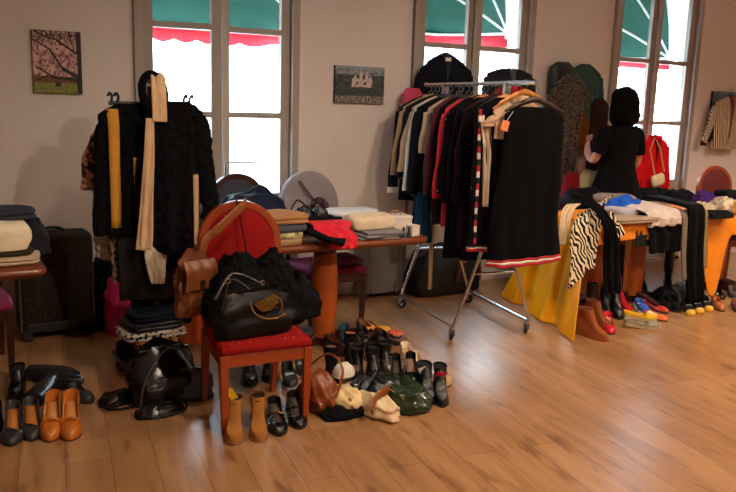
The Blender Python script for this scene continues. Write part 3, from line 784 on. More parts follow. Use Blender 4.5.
drape('fringed_scarf', 'cream scarf hanging in a ruffled strip near the front of the rail', 'scarf', [onrail(-.50, -.12, 1.62), onrail(-.56, -.20, 1.5), onrail(-.57, -.18, 1.3), onrail(-.57, -.17, .95)], .07, fab('#d5c2a6'), ripple=.015, nf=2, dirx=(.98, -.15, 0), taper=(1.4, .7), seed=3)
# ---------------------------------------------------------------- clothes at the windows and on the back wall
def fuzz(t, amt=.02, size=.035):
    tx = bpy.data.textures.new('wool', 'CLOUDS'); tx.noise_scale = size
    for o in ([t] if t.type == 'MESH' else [c for c in t.children if c.type == 'MESH' and c.name.split('.')[0] in ('body', 'sleeve')]):
        mo = o.modifiers.new('sub', 'SUBSURF'); mo.levels = mo.render_levels = 2
        mo = o.modifiers.new('nap', 'DISPLACE'); mo.texture = tx; mo.strength = amt; mo.mid_level = .5
    return t
def wallgarment(name, label, cat, px, py, Y, **k):
    p = on(px, py, Y); t = garment(name, label, cat, p, k.pop('rz', 0), **k); return t, p
t, p = wallgarment('jacket', 'black jacket with white label hanging at the middle window', 'jacket', 446, 56, -.10, w_=.53, L=.62, th=.07, sleeve=.55, ma=NAVY, seed=31, neck=.07, drop=.12, lapel=(fab('#2a3040'), .22), spread=.02)
obj('neck_label', B().box((-.005, -.044, -.03), (.055, .004, .028)), mat('#e8e8e0', .7, var=0), t, smooth=False)
h = hanger('black plastic hanger under the jacket on the middle window', p+Vector((0, 0, .015)), 0, 'black', 'hangers at the windows', .38)
o = obj('hanger_cord', B().tube([p+Vector((0, 0, .08)), p+Vector((0, .02, .16))], .0012, 5), R3[1]); tag(o, 'thin clear cord holding the hanger at the middle window', 'cord')
t, p = wallgarment('cardigan', 'dark grey jacket hanging at the right leaf of the middle window', 'jacket', 511, 69, -.10, w_=.52, L=.6, th=.07, sleeve=.5, ma=fab('#27282e'), seed=32, neck=.10, drop=.045, lapel=(fab('#5c6070'), .16))
hanger('wire hanger under the dark grey window jacket', p+Vector((0, 0, .012)), 0, 'wire', 'hangers at the windows', .38)
t, p = wallgarment('top', 'red top showing below the dark grey window jacket', 'top', 513, 86, -.17, w_=.40, L=.5, th=.05, sleeve=.2, ma=fab('#8c1420'), seed=33, neck=.1, lapel=(fab('#c03040'), .1))
t.name = 'red_camisole'
hanger('wire hanger carrying the red top by the window', p+Vector((0, 0, .012)), 0, 'wire', 'hangers at the windows', .32)
t, p = wallgarment('scarf_top', 'pink top hooked on the far left tip of the rail', 'top', 412, 88, -.13, w_=.2, L=.2, th=.04, sleeve=0, ma=fab('#c84a6a'), seed=34)
# ================================================================ coat stand at the left
p0 = on(154, 240, -1.0); SX, SY = p0.x, -1.0
st = thing('coat_stand', 'grey metal coat stand loaded with black jackets near the left window', 'coat stand', (SX, SY, 0))
obj('post', B().tube([(0, 0, .05), (0, 0, 1.66)], .024, 14), mat('#5b5550', .4, .6, bump=0), st)
obj('cross_arm', B().tube([(-.24, 0, 1.56), (.24, 0, 1.56)], .012, 10), mat('#3b3836', .4, .6, bump=0), st)
for s in (-1, 1):
    b = B()
    for dx in (.19, .225): b.tube(smooth_pts([(s*dx, 0, 1.565), (s*dx, -.02, 1.60), (s*(dx+.012), -.02, 1.615), (s*(dx+.02), -.01, 1.60)], 4), .008, 8)
    obj('peg', b, RUBBER, st)
for k in range(4):
    a = k*PI/2+.5; b = B().tube([(0, 0, .06), (.14*math.cos(a), .14*math.sin(a), .03), (.27*math.cos(a), .27*math.sin(a), .015)], [.02, .016, .012], 8); obj('foot', b, mat('#7a5a38', .4), st)
FLUFF = pattern('noise', '#030304', '#0e0f13', 60, .95)
def ston(px, py, Y): return on(px, py, Y)
G2 = 'garments on the coat stand'
fuzz(garment('fleece_vest', 'cream fleecy vest at the back left of the coat stand', 'vest', ston(117, 126, -.90), .1, w_=.31, L=.80, th=.07, sleeve=0, ma=mat('#b9b0a2', .95, bump=1, scale=40), seed=41, group=G2), .035)
garment('floral_blouse', 'floral blouse whose sleeve shows at the left of the coat stand', 'blouse', ston(121, 116, -.94), .05, w_=.33, L=.5, th=.05, sleeve=.3, ma=pattern('noise', '#3a2a24', '#c08a6a', 26, soft=.05), seed=42, group=G2, spread=.05, drop=.09)
garment('grey_camisole', 'long grey top under the black jackets on the coat stand', 'top', ston(138, 112, -.97), 0, w_=.34, L=.86, th=.05, sleeve=0, ma=fab('#3a3e46'), seed=43, group=G2)
MUST = fab('#c8923a'); BEI = fab('#c6a57c')
fuzz(garment('trimmed_jacket', 'black jacket with mustard front bands on the left of the coat stand', 'jacket', ston(131, 104, -1.05), .12, w_=.36, L=.76, th=.07, sleeve=.66, ma=FLUFF, seed=44, group=G2, spread=.03, drop=.06,
        edge=[(-.115, .062, MUST, .03, .70), (.012, .045, MUST, .3, .66)]), .012)
fuzz(garment('textured_coat', 'black textured coat with beige side trim at the front of the coat stand', 'coat', ston(175, 101, -1.13), -.05, w_=.33, L=.90, th=.09, sleeve=.62, ma=FLUFF, seed=45, group=G2, flare=.95, spread=.05, slw=.07, edge=[(.105, .035, BEI, .42, .86)]), .03)
garment('long_skirt', 'dark brown skirt hanging under the jackets of the coat stand', 'skirt', ston(150, 232, -1.04), 0, w_=.40, L=.40, th=.08, sleeve=0, neck=.19, drop=.01, ma=fab('#221c1c'), seed=46, group=G2)
garment('black_skirt', 'long black skirt, lowest garment of the coat stand', 'skirt', ston(160, 242, -.98), 0, w_=.40, L=.52, th=.08, sleeve=0, neck=.19, drop=.01, ma=fab('#08080a'), seed=47, group=G2)
drape('floral_scarf', 'small brown floral scarf hanging low at the left of the coat stand', 'scarf', [ston(119, 225, -1.02), ston(119, 245, -1.03), ston(123, 282, -1.02)], .11, pattern('noise', '#241a18', '#8d7466', 30, soft=.06), dirx=(1, 0, 0))
drape('cream_scarf', 'long cream scarf looped over the top of the coat stand', 'scarf', [ston(160, 122, -1.19), ston(159, 98, -1.17), ston(158, 78, -1.10), ston(156, 75, -1.02), ston(155, 84, -.97)], .085, fab('#d9b68c'), ripple=.008, nf=1.5, thick=.012)
drape('cream_scarf_end', 'cream scarf strip hanging down the front of the coat stand', 'scarf', [ston(150, 118, -1.18), ston(149, 160, -1.2), ston(146, 215, -1.2), ston(144, 250, -1.2)], .075, fab('#d3b089'), ripple=.008, nf=1.5, thick=.01, taper=(.6, 1.2))
drape('cream_blouse', 'pale cream cloth with pointed hem below the black textured coat', 'blouse', [ston(156, 238, -1.13), ston(156, 262, -1.14), ston(158, 284, -1.12)], .15, fab('#d9c9ae'), ripple=.006, nf=1, taper=(1.1, .5), thick=.01, seed=3)
b = B(); rg = []
for k in range(25):
    a = 2*PI*k/24; c = Vector((.062*math.cos(a), .05*math.sin(a)*.8, .10*math.sin(a)-.0)); r_ = .026*(1+.3*nz(math.cos(a)*3, math.sin(a)*3, 0, 6))
    o_ = Vector((math.cos(a), 0, math.sin(a))); rg.append([c+o_*r_*math.cos(q*PI/5)+Vector((0, 1, 0))*r_*1.3*math.sin(q*PI/5) for q in range(10)])
o = obj('knit_snood', b.loft(rg, cap=(False, False)), FLUFF, sub=1); o.location = ston(153, 92, -1.1); tag(o, 'black knitted snood looped round the top of the coat stand', 'snood')
# bags and folded clothes round the stand
o = obj('pink_bag', bag_b(.30, .2, .42, seed=5, top=.2, amp=.09), mat('#c2185b', .6)); o.location = at(128, 331); o.rotation_euler = (0, 0, .1); tag(o, 'hot pink cloth bag slumped under the coat stand', 'bag')
o = obj('black_garment_bag', bag_b(.2, .14, .52, seed=6, top=.3, amp=.09), BLACK); o.location = at(108, 328); tag(o, 'black cloth bag leaning left of the pink bag', 'bag')
q = at(151, 368)
bx = thing('low_stool', 'low dark stool carrying the leopard print clothes', 'stool', (q.x, q.y+.02, 0))
obj('stool_top', B().box((0, 0, .075), (.38, .3, .03)), DWOOD, bx, smooth=False, bevel=.004)
for i in (-1, 1):
    for j in (-1, 1): obj('leg', B().box((i*.16, j*.12, .03), (.025, .025, .06)), DWOOD, bx, smooth=False)
LEO1 = pattern('leopard', '#15110f', '#cfc7b8', 38, c='#7a5a3a'); LEO2 = pattern('leopard', '#120c08', '#b8752c', 34, c='#5a3310')
zz = .09
for i, (nm, lb, ct, sz, mm, sd, off) in enumerate([
    ('folded_sweater', 'black folded sweater at the bottom of the leopard print pile', 'sweater', (.36, .27, .075), BLACK, 1, (0, 0)),
    ('leopard_scarf', 'brown and orange leopard print scarf in the low pile', 'scarf', (.26, .30, .045), LEO2, 2, (.01, -.02)),
    ('leopard_blouse', 'grey and white leopard print blouse folded in the low pile', 'blouse', (.37, .28, .05), LEO1, 3, (.01, 0)),
    ('folded_trousers', 'dark satin trousers folded on top of the leopard print', 'trousers', (.34, .26, .055), leather('#10131a', .4), 4, (.02, .01)),
    ('blue_pullover', 'dark blue top crumpled at the top of the low pile', 'top', (.30, .22, .05), fab('#1b2433'), 5, (.03, .02))]):
    folded(nm, lb, ct, (q.x+off[0], q.y+.02+off[1], zz), sz, mm, 2, sd, rz=.05*i); zz += sz[2]*.96
# heap of black bags in front of it
q = at(168, 404)
t = thing('leather_bag', 'large domed black leather bag on the floor before the coat stand', 'bag', q+Vector((0, .08, 0)), .15)
obj('body', bag_b(.36, .24, .30, seed=11, top=.45, amp=.06, slump=.05), leather('#0c0b0d', .22), t)
obj('piping', B().tube(smooth_pts([(-.17, -.10, .02), (-.16, -.12, .14), (-.09, -.10, .25), (.0, -.05, .295), (.09, -.03, .28)], 5), .0045, 6), mat('#4a4a50', .3), t)
obj('zip', B().tube([(-.12, .04, .27), (.12, .04, .28)], .005, 6), STEEL, t)
q2 = at(118, 402)
t = thing('patent_handbag', 'flat black patent bag with looped strap at the left of the bag heap', 'handbag', q2, .35)
obj('body', heap_b(.22, .13, .06, seed=3, amp=.1), BLACKL, t)
obj('strap', B().tube(smooth_pts([(-.09, -.02, .04), (-.12, -.08, .02), (-.02, -.13, .012), (.14, -.13, .012), (.3, -.10, .014), (.34, -.05, .03), (.2, -.04, .05), (.08, 0, .05)], 6), .011, 8, .5), BLACKL, t)
q2 = at(196, 398)
t = thing('slouch_bag', 'slouchy black bag at the right of the heap beside the red chair', 'bag', q2+Vector((-.03, .04, 0)), -.2)
obj('body', bag_b(.26, .2, .17, seed=17, top=.35, amp=.12), leather('#111013', .3), t)
obj('handle', handle_b(.16, .10, .007, -.05, -.06, .1), BLACKL, t)
q2 = at(160, 413)
t = thing('strap_purse', 'black purse with wide belt strap lying at the front of the bag heap', 'purse', q2, .1)
obj('body', heap_b(.26, .12, .055, seed=8, amp=.12), BLACKL, t)
obj('strap', B().tube(smooth_pts([(-.12, 0, .03), (-.10, -.05, .012), (.02, -.075, .01), (.12, -.05, .012), (.14, .01, .03)], 6), .012, 8, .45), BLACKL, t)
obj('buckle', B().tube([(.03*math.cos(a*PI/4), .02*math.sin(a*PI/4), 0) for a in range(9)], .003, 6), STEEL, t, loc=(-.05, -.068, .02))
shoe('flat_shoe', 'black flat shoe with tan sole tip behind the heap of black bags', 'shoe', (119, 373), (140, 371), L=.23, upper=BLACKL, sole=mat('#a9794a', .5))
# orange bag on the floor, brown shoulder bag hung on the chair
t = thing('orange_bag', 'shiny orange bag standing on the floor left of the red chair', 'bag', at(187, 346)+Vector((0, .10, 0)), .1)
obj('body', bag_b(.24, .20, .42, seed=21, top=.4, amp=.08), leather('#c9500f', .28), t)
obj('handle', handle_b(.13, .10, .008, 0, 0, .38), leather('#8a3a10', .35), t)
BRN = leather('#6e3a18', .4)
t = thing('shoulder_bag', 'brown leather shoulder bag hanging from the back of the red chair', 'handbag', (1.145, -1.86, .52), .35)
obj('body', bag_b(.20, .10, .34, seed=22, top=.4, amp=.16), BRN, t)
obj('flap', drape('flap', '', '', [(0, -.05, .29), (0, -.075, .24), (0, -.07, .14)], .2, BRN, parent=t, thick=.005, ripple=.004).data and B().box((0, -.078, .17), (.03, .006, .04)), GOLD, t, smooth=False).name = 'clasp'
sp = [on(203, 250, -1.93), on(206, 240, -1.93), on(217, 230, -1.90), on(233, 215, -1.88), on(243, 206, -1.86), on(246, 202, -1.80), on(247, 205, -1.72)]
Tm = t.matrix_basis.copy(); Tm = Matrix.LocRotScale(t.location, t.rotation_euler, None).inverted()
obj('strap', B().tube([Tm@v for v in smooth_pts(sp, 6)], .024, 8, .2), leather('#7e4520', .4), t)
obj('strap_buckle', B().tube([(.028*math.cos(a*PI/4+.4), 0, .02*math.sin(a*PI/4+.4)) for a in range(9)], .004, 6), GOLD, t, loc=Tm@on(217, 230, -1.935))
o = obj('thin_strap', B().tube(smooth_pts([on(236, 199, -1.74), on(236, 198, -1.84), on(241, 222, -1.86), on(247, 256, -1.9)], 6), .007, 6, .5), mat('#2a1210', .5)); tag(o, 'thin dark strap over the front of the red chair back', 'strap')
# black coat and studded handbag on the seat
o = obj('boucle_coat', heap_b(.56, .30, .34, seed=9, amp=.2, freq=3.5), FLUFF, sub=1); o.location = (1.42, -1.93, .468); o.rotation_euler = (0, .12, -.15); fuzz(o, .03, .03); tag(o, 'black boucle coat heaped on the seat of the red chair', 'coat')
o = obj('coat_sleeve', heap_b(.26, .22, .2, seed=10, amp=.16), FLUFF, sub=1); o.location = (1.68, -1.96, .47); o.name = 'black_scarf'; tag(o, 'black woolly scarf bundled over the right side of the red chair', 'scarf')
t = thing('studded_handbag', 'black leather handbag with gold studs and zip on the red chair', 'handbag', (1.355, -2.135, .47), .02)
BAGL = mat('#060506', .42, bump=.2, scale=45); BAGL.node_tree.nodes['Principled BSDF'].inputs['Specular IOR Level'].default_value = .22
obj('body', bag_b(.42, .17, .225, seed=12, top=.5, amp=.11), BAGL, t)
def gp(px, py, y=-2.24): return Matrix.LocRotScale(t.location, t.rotation_euler, None).inverted()@on(px, py, y)
fl = B().loft([[gp(x, y_, yy) for x, y_ in ((254, 304), (262, 312), (272, 310), (279, 300), (274, 294), (262, 300))] for yy in (-2.225, -2.245)])
fo = obj('flap', fl, leather('#5a4018', .3), t)
b = B()
for i in range(9):
    for j in range(5):
        x = 257+i*2.5; y_ = 301+j*2.3-abs(i-4)*.2
        if (i+j) % 2 == 0 and 296 < y_-(.45*(i-4)) < 310: b.add(*(lambda c: ([c+Vector(v)*.0065 for v in ((1, 0, 0), (-1, 0, 0), (0, 0, 1), (0, 0, -1), (0, -1.3, 0))], [(0, 2, 4), (2, 1, 4), (1, 3, 4), (3, 0, 4)]))(gp(x, y_-.45*(i-4), -2.249)))
so = obj('stud', b, GOLD, fo, smooth=False); so['kind'] = 'stuff'
obj('gold_zip', B().tube(smooth_pts([gp(250, 300), gp(254, 312), gp(264, 318), gp(276, 318), gp(285, 314)], 5), .0035, 6), GOLD, t)
obj('gold_zip', B().tube(smooth_pts([gp(272, 294), gp(280, 299), gp(282, 307), gp(279, 313)], 5), .003, 6), GOLD, t)
for a_, c_ in (((215, 300), (262, 284)), ((222, 312), (250, 290))):
    obj('handle', B().tube(smooth_pts([gp(*a_), gp((a_[0]+c_[0])/2-6, min(a_[1], c_[1])-10, -2.2), gp(*c_)], 6), .009, 8), BLACKL, t)
for px, py in ((228, 281), (234, 296), (262, 283)): obj('ring', B().tube([(.012*math.cos(a*PI/4), 0, .012*math.sin(a*PI/4)) for a in range(9)], .0025, 6), CHROME, t, loc=gp(px, py, -2.225))
# ================================================================ left edge: table pile, suitcase, shoes
lz = .752
for i, (nm, lb, ct, px, sz, mm, ly, sd) in enumerate([
    ('folded_shirt', 'pale beige folded shirt at the bottom of the pile on the left table', 'shirt', (.20, -1.31), (.58, .34, .05), fab('#c4ae92'), 2, 51),
    ('folded_cardigan', 'dark olive folded cardigan in the pile on the left table', 'cardigan', (.19, -1.30), (.54, .34, .035), fab('#3a3226'), 1, 52),
    ('cream_sweater', 'thick cream sweater folded in the pile on the left table', 'sweater', (.16, -1.31), (.58, .34, .13), fab('#f0dfc2'), 1, 53),
    ('dark_jacket', 'dark blue grey jacket folded over the top of the left table pile', 'jacket', (.18, -1.16), (.64, .30, .05), fab('#353a44'), 2, 54)]):
    folded(nm, lb, ct, (px[0], px[1], lz if i < 3 else lz+.005), sz, mm, ly, sd)
    lz += sz[2]*.93
cloth_heap('dark_sleeve', 'charcoal sweater bunched at the far right end of the left table', 'sweater', (.47, -1.15, .752), (.2, .3, .20), fab('#22242b'), seed=55)
TWEED = pattern('noise', '#1e1513', '#3a2a22', 70, soft=.1)
c0 = at(18, 332); c1 = at(90, 328)
t = thing('suitcase', 'large dark brown tweed suitcase standing against the wall on the left', 'suitcase', ((c0.x+c1.x)/2+.0, -.20, 0), 0)
w_ = .47
def rb(w2, d2, z0, z1, r=.04):
    rg = []
    for z, k in ((z0, .02), (z0+.015, .005), (z0+.03, 0), (z1-.03, 0), (z1-.012, .006), (z1, .025)):
        out = []
        for sx, sy, a0 in ((1, 1, 0), (-1, 1, 90), (-1, -1, 180), (1, -1, 270)):
            for j in range(4):
                a = math.radians(a0+j*30); out.append(Vector((sx*(w2-k-r)+r*math.cos(a), sy*(d2-k-r)+r*math.sin(a), z)))
        rg.append(out)
    return rg
obj('body', B().loft(rb(.235, .13, .05, .70)), TWEED, t)
for s in (-1, 1):
    obj('strap', B().box((s*.10-.02, -.133, .40), (.035, .008, .38)), mat('#0f0c0c', .5), t, smooth=False)
    obj('piping', B().tube([(s*.225, -.125, .07), (s*.225, -.125, .66)], .007, 8), mat('#4a4548', .5), t)
    w2 = obj('caster_block', B().box((s*.19, -.09, .045), (.06, .09, .07)), RUBBER, t, smooth=False, bevel=.008)
    obj('wheel', B().tube([(s*.19-.018, -.10, .024), (s*.19+.018, -.10, .024)], .023, 14), RUBBER, w2)
obj('base_rail', B().box((0, -.125, .09), (.38, .03, .06)), RUBBER, t, smooth=False, bevel=.008)
obj('top_handle', handle_b(.14, .03, .01, 0, 0, .70), RUBBER, t)
LOAF = leather('#b5651d', .28)
for i, (toe, heel, lb) in enumerate((((50, 443), (59, 397), 'left shoe of the shiny tan loafer pair on the floor'), ((70, 442), (75, 396), 'right shoe of the shiny tan loafer pair on the floor'))):
    t = shoe('loafer', lb, 'loafer', toe, heel, group='tan loafers', L=.285, W=.102, heel=.085, upper=LOAF, insole=mat('#c98a48', .5), sole=mat('#5a3214', .5), rim=.066, toe=.058, point=.25, opn=.60)
    obj('saddle_strap', B().tube(smooth_pts([(-.046, -.045, .035), (-.034, -.047, .064), (0, -.048, .079), (.034, -.047, .064), (.046, -.045, .035)], 4), .009, 8, .35), LOAF, t)
    obj('apron_seam', B().tube(smooth_pts([(-.040, -.03, .05), (-.034, -.08, .054), (0, -.112, .045), (.034, -.08, .054), (.040, -.03, .05)], 5), .003, 6), leather('#8a4a15', .4), t)
GRY = leather('#2c2a2d', .42)
for toe, heel, lb in (((11, 447), (18, 400), 'left shoe of the dark grey flats with tan insoles'), ((32, 442), (31, 396), 'right shoe of the dark grey flats with tan insoles')):
    t = shoe('ballet_flat', lb, 'flat shoe', toe, heel, group='dark grey flats', L=.285, W=.1, heel=.065, upper=GRY, insole=mat('#b5702e', .55), sole=RUBBER, rim=.05, toe=.038, opn=.74, point=.35)
    obj('toe_bow', B().box((-.012, -.098, .043), (.022, .012, .006)).box((.012, -.098, .043), (.022, .012, .006)), GRY, t, smooth=False, bevel=.002)
shoe('pump', 'black pump at the left picture edge beside the grey flats', 'shoe', (-6, 438), (-2, 392), L=.26, heel=.04, upper=BLACKL, insole=mat('#2a2422', .6))
shoe('ankle_shoe', 'black lace up shoe behind the dark grey flats', 'shoe', (14, 404), (24, 378), kind='boot', L=.26, Hh=.10, upper=BLACKL)
q = at(50, 400)
t = thing('tall_boot', 'black leather tall boot lying on its side behind the loafers', 'boot', (q.x-.01, q.y+.08, .045), 1.1); t.scale = (.8, .9, 1)
obj('shaft', B().loft([[Vector((x, .055*math.cos(a*PI/8)*k, .045*math.sin(a*PI/8)*kk+nz(x*9, a, 0, 3)*.01)) for a in range(16)] for x, k, kk in ((-.24, 1.25, .85), (-.15, 1.2, .8), (-.05, 1.1, .85), (.05, .95, .95), (.12, .9, 1), (.17, .85, 1))]), leather('#121216', .35), t)
obj('foot', B().loft([[Vector((.13+.06*math.cos(a*PI/8)*k, y, .045*math.sin(a*PI/8)*k)) for a in range(16)] for y, k in ((.06, .6), (.04, .95), (0, 1), (-.05, .85), (-.11, .75), (-.16, .68), (-.185, .4))]), leather('#121216', .3), t)
q = at(30, 383)
o = obj('boot_shaft', B().loft([[Vector((x, .07*math.cos(a*PI/8)*k, .04+.04*math.sin(a*PI/8)*kk)) for a in range(16)] for x, k, kk in ((-.16, 1.1, .75), (-.05, 1.1, .9), (.08, 1.0, 1.1), (.18, .8, 1.1), (.24, .5, .8))]), leather('#1a1c22', .4)); o.location = q+Vector((.10, .0, 0)); o.rotation_euler = (0, 0, -.75); o.scale = (.75, .9, 1.1)
o.name = 'slouch_boot'; tag(o, 'slouched dark leather boot shaft pointing left behind the loafers', 'boot')
shoe('suede_flat', 'dark grey suede flat shoe lying right of the tall black boots', 'shoe', (91, 404), (78, 396), L=.22, upper=leather('#25242c', .6), rim=.035)
# ================================================================ shoes under and beside the red chair
SUEDE = fab('#94602e')
for toe, heel, lb, tg in (((234, 446), (236, 398), 'left tan suede ankle boot with a yellow tag under the red chair', 1), ((259, 443), (254, 396), 'right tan suede ankle boot of the pair under the red chair', 0)):
    t = shoe('ankle_boot', lb, 'ankle boot', toe, heel, kind='boot', group='tan suede ankle boots', L=.255, W=.095, Hh=.125, upper=SUEDE, inner=mat('#2a1408', .8), sole=mat('#8a5a34', .6), shaft=.05, heel=.03, point=.15)
    if tg: tag_card(t, (-.03, .02, .225), mat('#f2c81e', .6), (.3, -.5, 0), (.035, .07))
for toe, heel, lb, tg in (((280, 437), (266, 390), 'left black flat with crossed straps under the red chair', 1), ((300, 430), (284, 386), 'right black flat with crossed straps under the red chair', 0)):
    t = shoe('strap_flat', lb, 'flat shoe', toe, heel, group='black strap flats', L=.285, W=.095, heel=.05, upper=leather('#0d0b0b', .2), insole=mat('#5a4a3c', .6), rim=.045, toe=.042, opn=.76, point=.3)
    obj('strap', B().tube(smooth_pts([(-.042, .02, .04), (0, -.005, .066), (.042, -.03, .04)], 5), .005, 8, .4), BLACKL, t)
    obj('strap', B().tube(smooth_pts([(-.042, -.03, .04), (0, -.005, .066), (.042, .02, .04)], 5), .005, 8, .4), BLACKL, t)
    if tg: tag_card(t, (.02, -.02, .075), mat('#f0a81e', .6), (1.0, .3, 0), (.028, .032))
for toe, heel, lb in (((250, 388), (247, 352), 'left glossy black rubber boot standing beneath the red chair'), ((270, 384), (268, 350), 'right glossy black rubber boot standing beneath the red chair')):
    shoe('rubber_boot', lb, 'boot', toe, heel, kind='boot', group='black rubber boots', L=.27, W=.1, Hh=.30, upper=leather('#0c0e12', .2), shaft=.058, heel=.02)
for toe, heel, lb in (((291, 392), (283, 365), 'dark trainer with yellow flashes behind the right chair legs'), ((303, 380), (297, 352), 'dark patterned trainer next to the table pedestal')):
    t = shoe('trainer', lb, 'trainer', toe, heel, L=.25, W=.092, upper=leather('#14161d', .5), insole=mat('#333', .8) if False else mat('#333333', .8), sole=mat('#9a9aa0', .6), thick=.022, rim=.07, toe=.05, opn=.45, point=.1)
    obj('side_flash', B().box((.046, -.05, .055), (.004, .05, .02)).box((-.046, -.05, .055), (.004, .05, .02)), mat('#e8c020', .6), t, smooth=False)
    obj('lace', B().tube(smooth_pts([(-.025, -.02, .07), (.025, -.03, .074), (-.025, -.045, .068), (.025, -.06, .062), (-.02, -.07, .055)], 3), .003, 6), mat('#cfcfd2', .7), t)
# ================================================================ pile of shoes and bags on the floor in the middle
def hp(px, py, h=.0): return at(px, py, h)
def ang(a, b_): return math.atan2((b_-a).y, (b_-a).x)-PI/2
t = thing('hobo_bag', 'collapsed brown leather bag at the left of the middle shoe pile', 'bag', hp(318, 408), .25)
obj('body', bag_b(.16, .32, .21, seed=61, top=.15, amp=.14), leather('#7a3a18', .3), t)
obj('strap', B().tube(smooth_pts([(.0, -.14, .10), (.06, -.12, .24), (.06, 0, .29), (0, .14, .16)], 6), .009, 8, .6), leather('#7a3a18', .35), t)
obj('chain_tassel', B().tube(smooth_pts([(.05, -.19, .02), (.06, -.20, .05), (.07, -.17, .09)], 5), .008, 6), GOLD, t)
cloth_heap('cream_cloth', 'cream cotton dust bag crumpled beside the brown leather bag', 'cloth bag', hp(344, 408), (.20, .28, .11), fab('#d8bd8a'), seed=62, rz=.3)
t = thing('printed_bag', 'cream bag with faded print and brown strap at the front of the pile', 'bag', hp(368, 408), ang(at(340, 396), at(394, 424)))
obj('body', heap_b(.19, .50, .11, seed=63, amp=.17, e=.9, freq=4), pattern('noise', '#c9a78a', '#d2bd92', 9, soft=.14), t, sub=1)
obj('strap', B().tube(smooth_pts([(-.12, .02, .1), (-.05, .10, .125), (.06, .14, .12), (.14, .2, .08)], 6), .022, 8, .25), leather('#7a3c16', .4), t)
t = thing('green_bag', 'glossy dark green bag lying at the front of the middle shoe pile', 'bag', hp(396, 402), ang(at(362, 390), at(422, 414))+PI/2)
obj('body', heap_b(.46, .28, .13, seed=64, amp=.17, e=.85, freq=4), leather('#1f2e18', .16), t, sub=1)
obj('zip', B().tube(smooth_pts([(-.16, -.09, .10), (0, -.10, .115), (.14, -.09, .085)], 5), .004, 6), GOLD, t)
obj('charm', B().tube(smooth_pts([(-.2, 0, .08), (-.24, -.03, .09), (-.22, -.05, .07), (-.2, -.02, .08)], 5), .007, 6), GOLD, t)
cloth_heap('black_clutch', 'black leather clutch in the middle of the shoe pile', 'clutch bag', hp(375, 402), (.34, .26, .15), leather('#0b0b0c', .25), seed=65)
cloth_heap('black_cloth_bag', 'black cloth bag under the cream bags at the front of the pile', 'cloth bag', hp(343, 415), (.26, .16, .06), BLACK, seed=66)
t = thing('striped_purse', 'small pale blue and white purse on top of the middle pile', 'purse', hp(343, 392)+Vector((0, 0, .10)), .2)
obj('body', heap_b(.13, .10, .07, seed=67, amp=.06), pattern('stripe', '#cfd8d2', '#d6bfa0', 14), t)
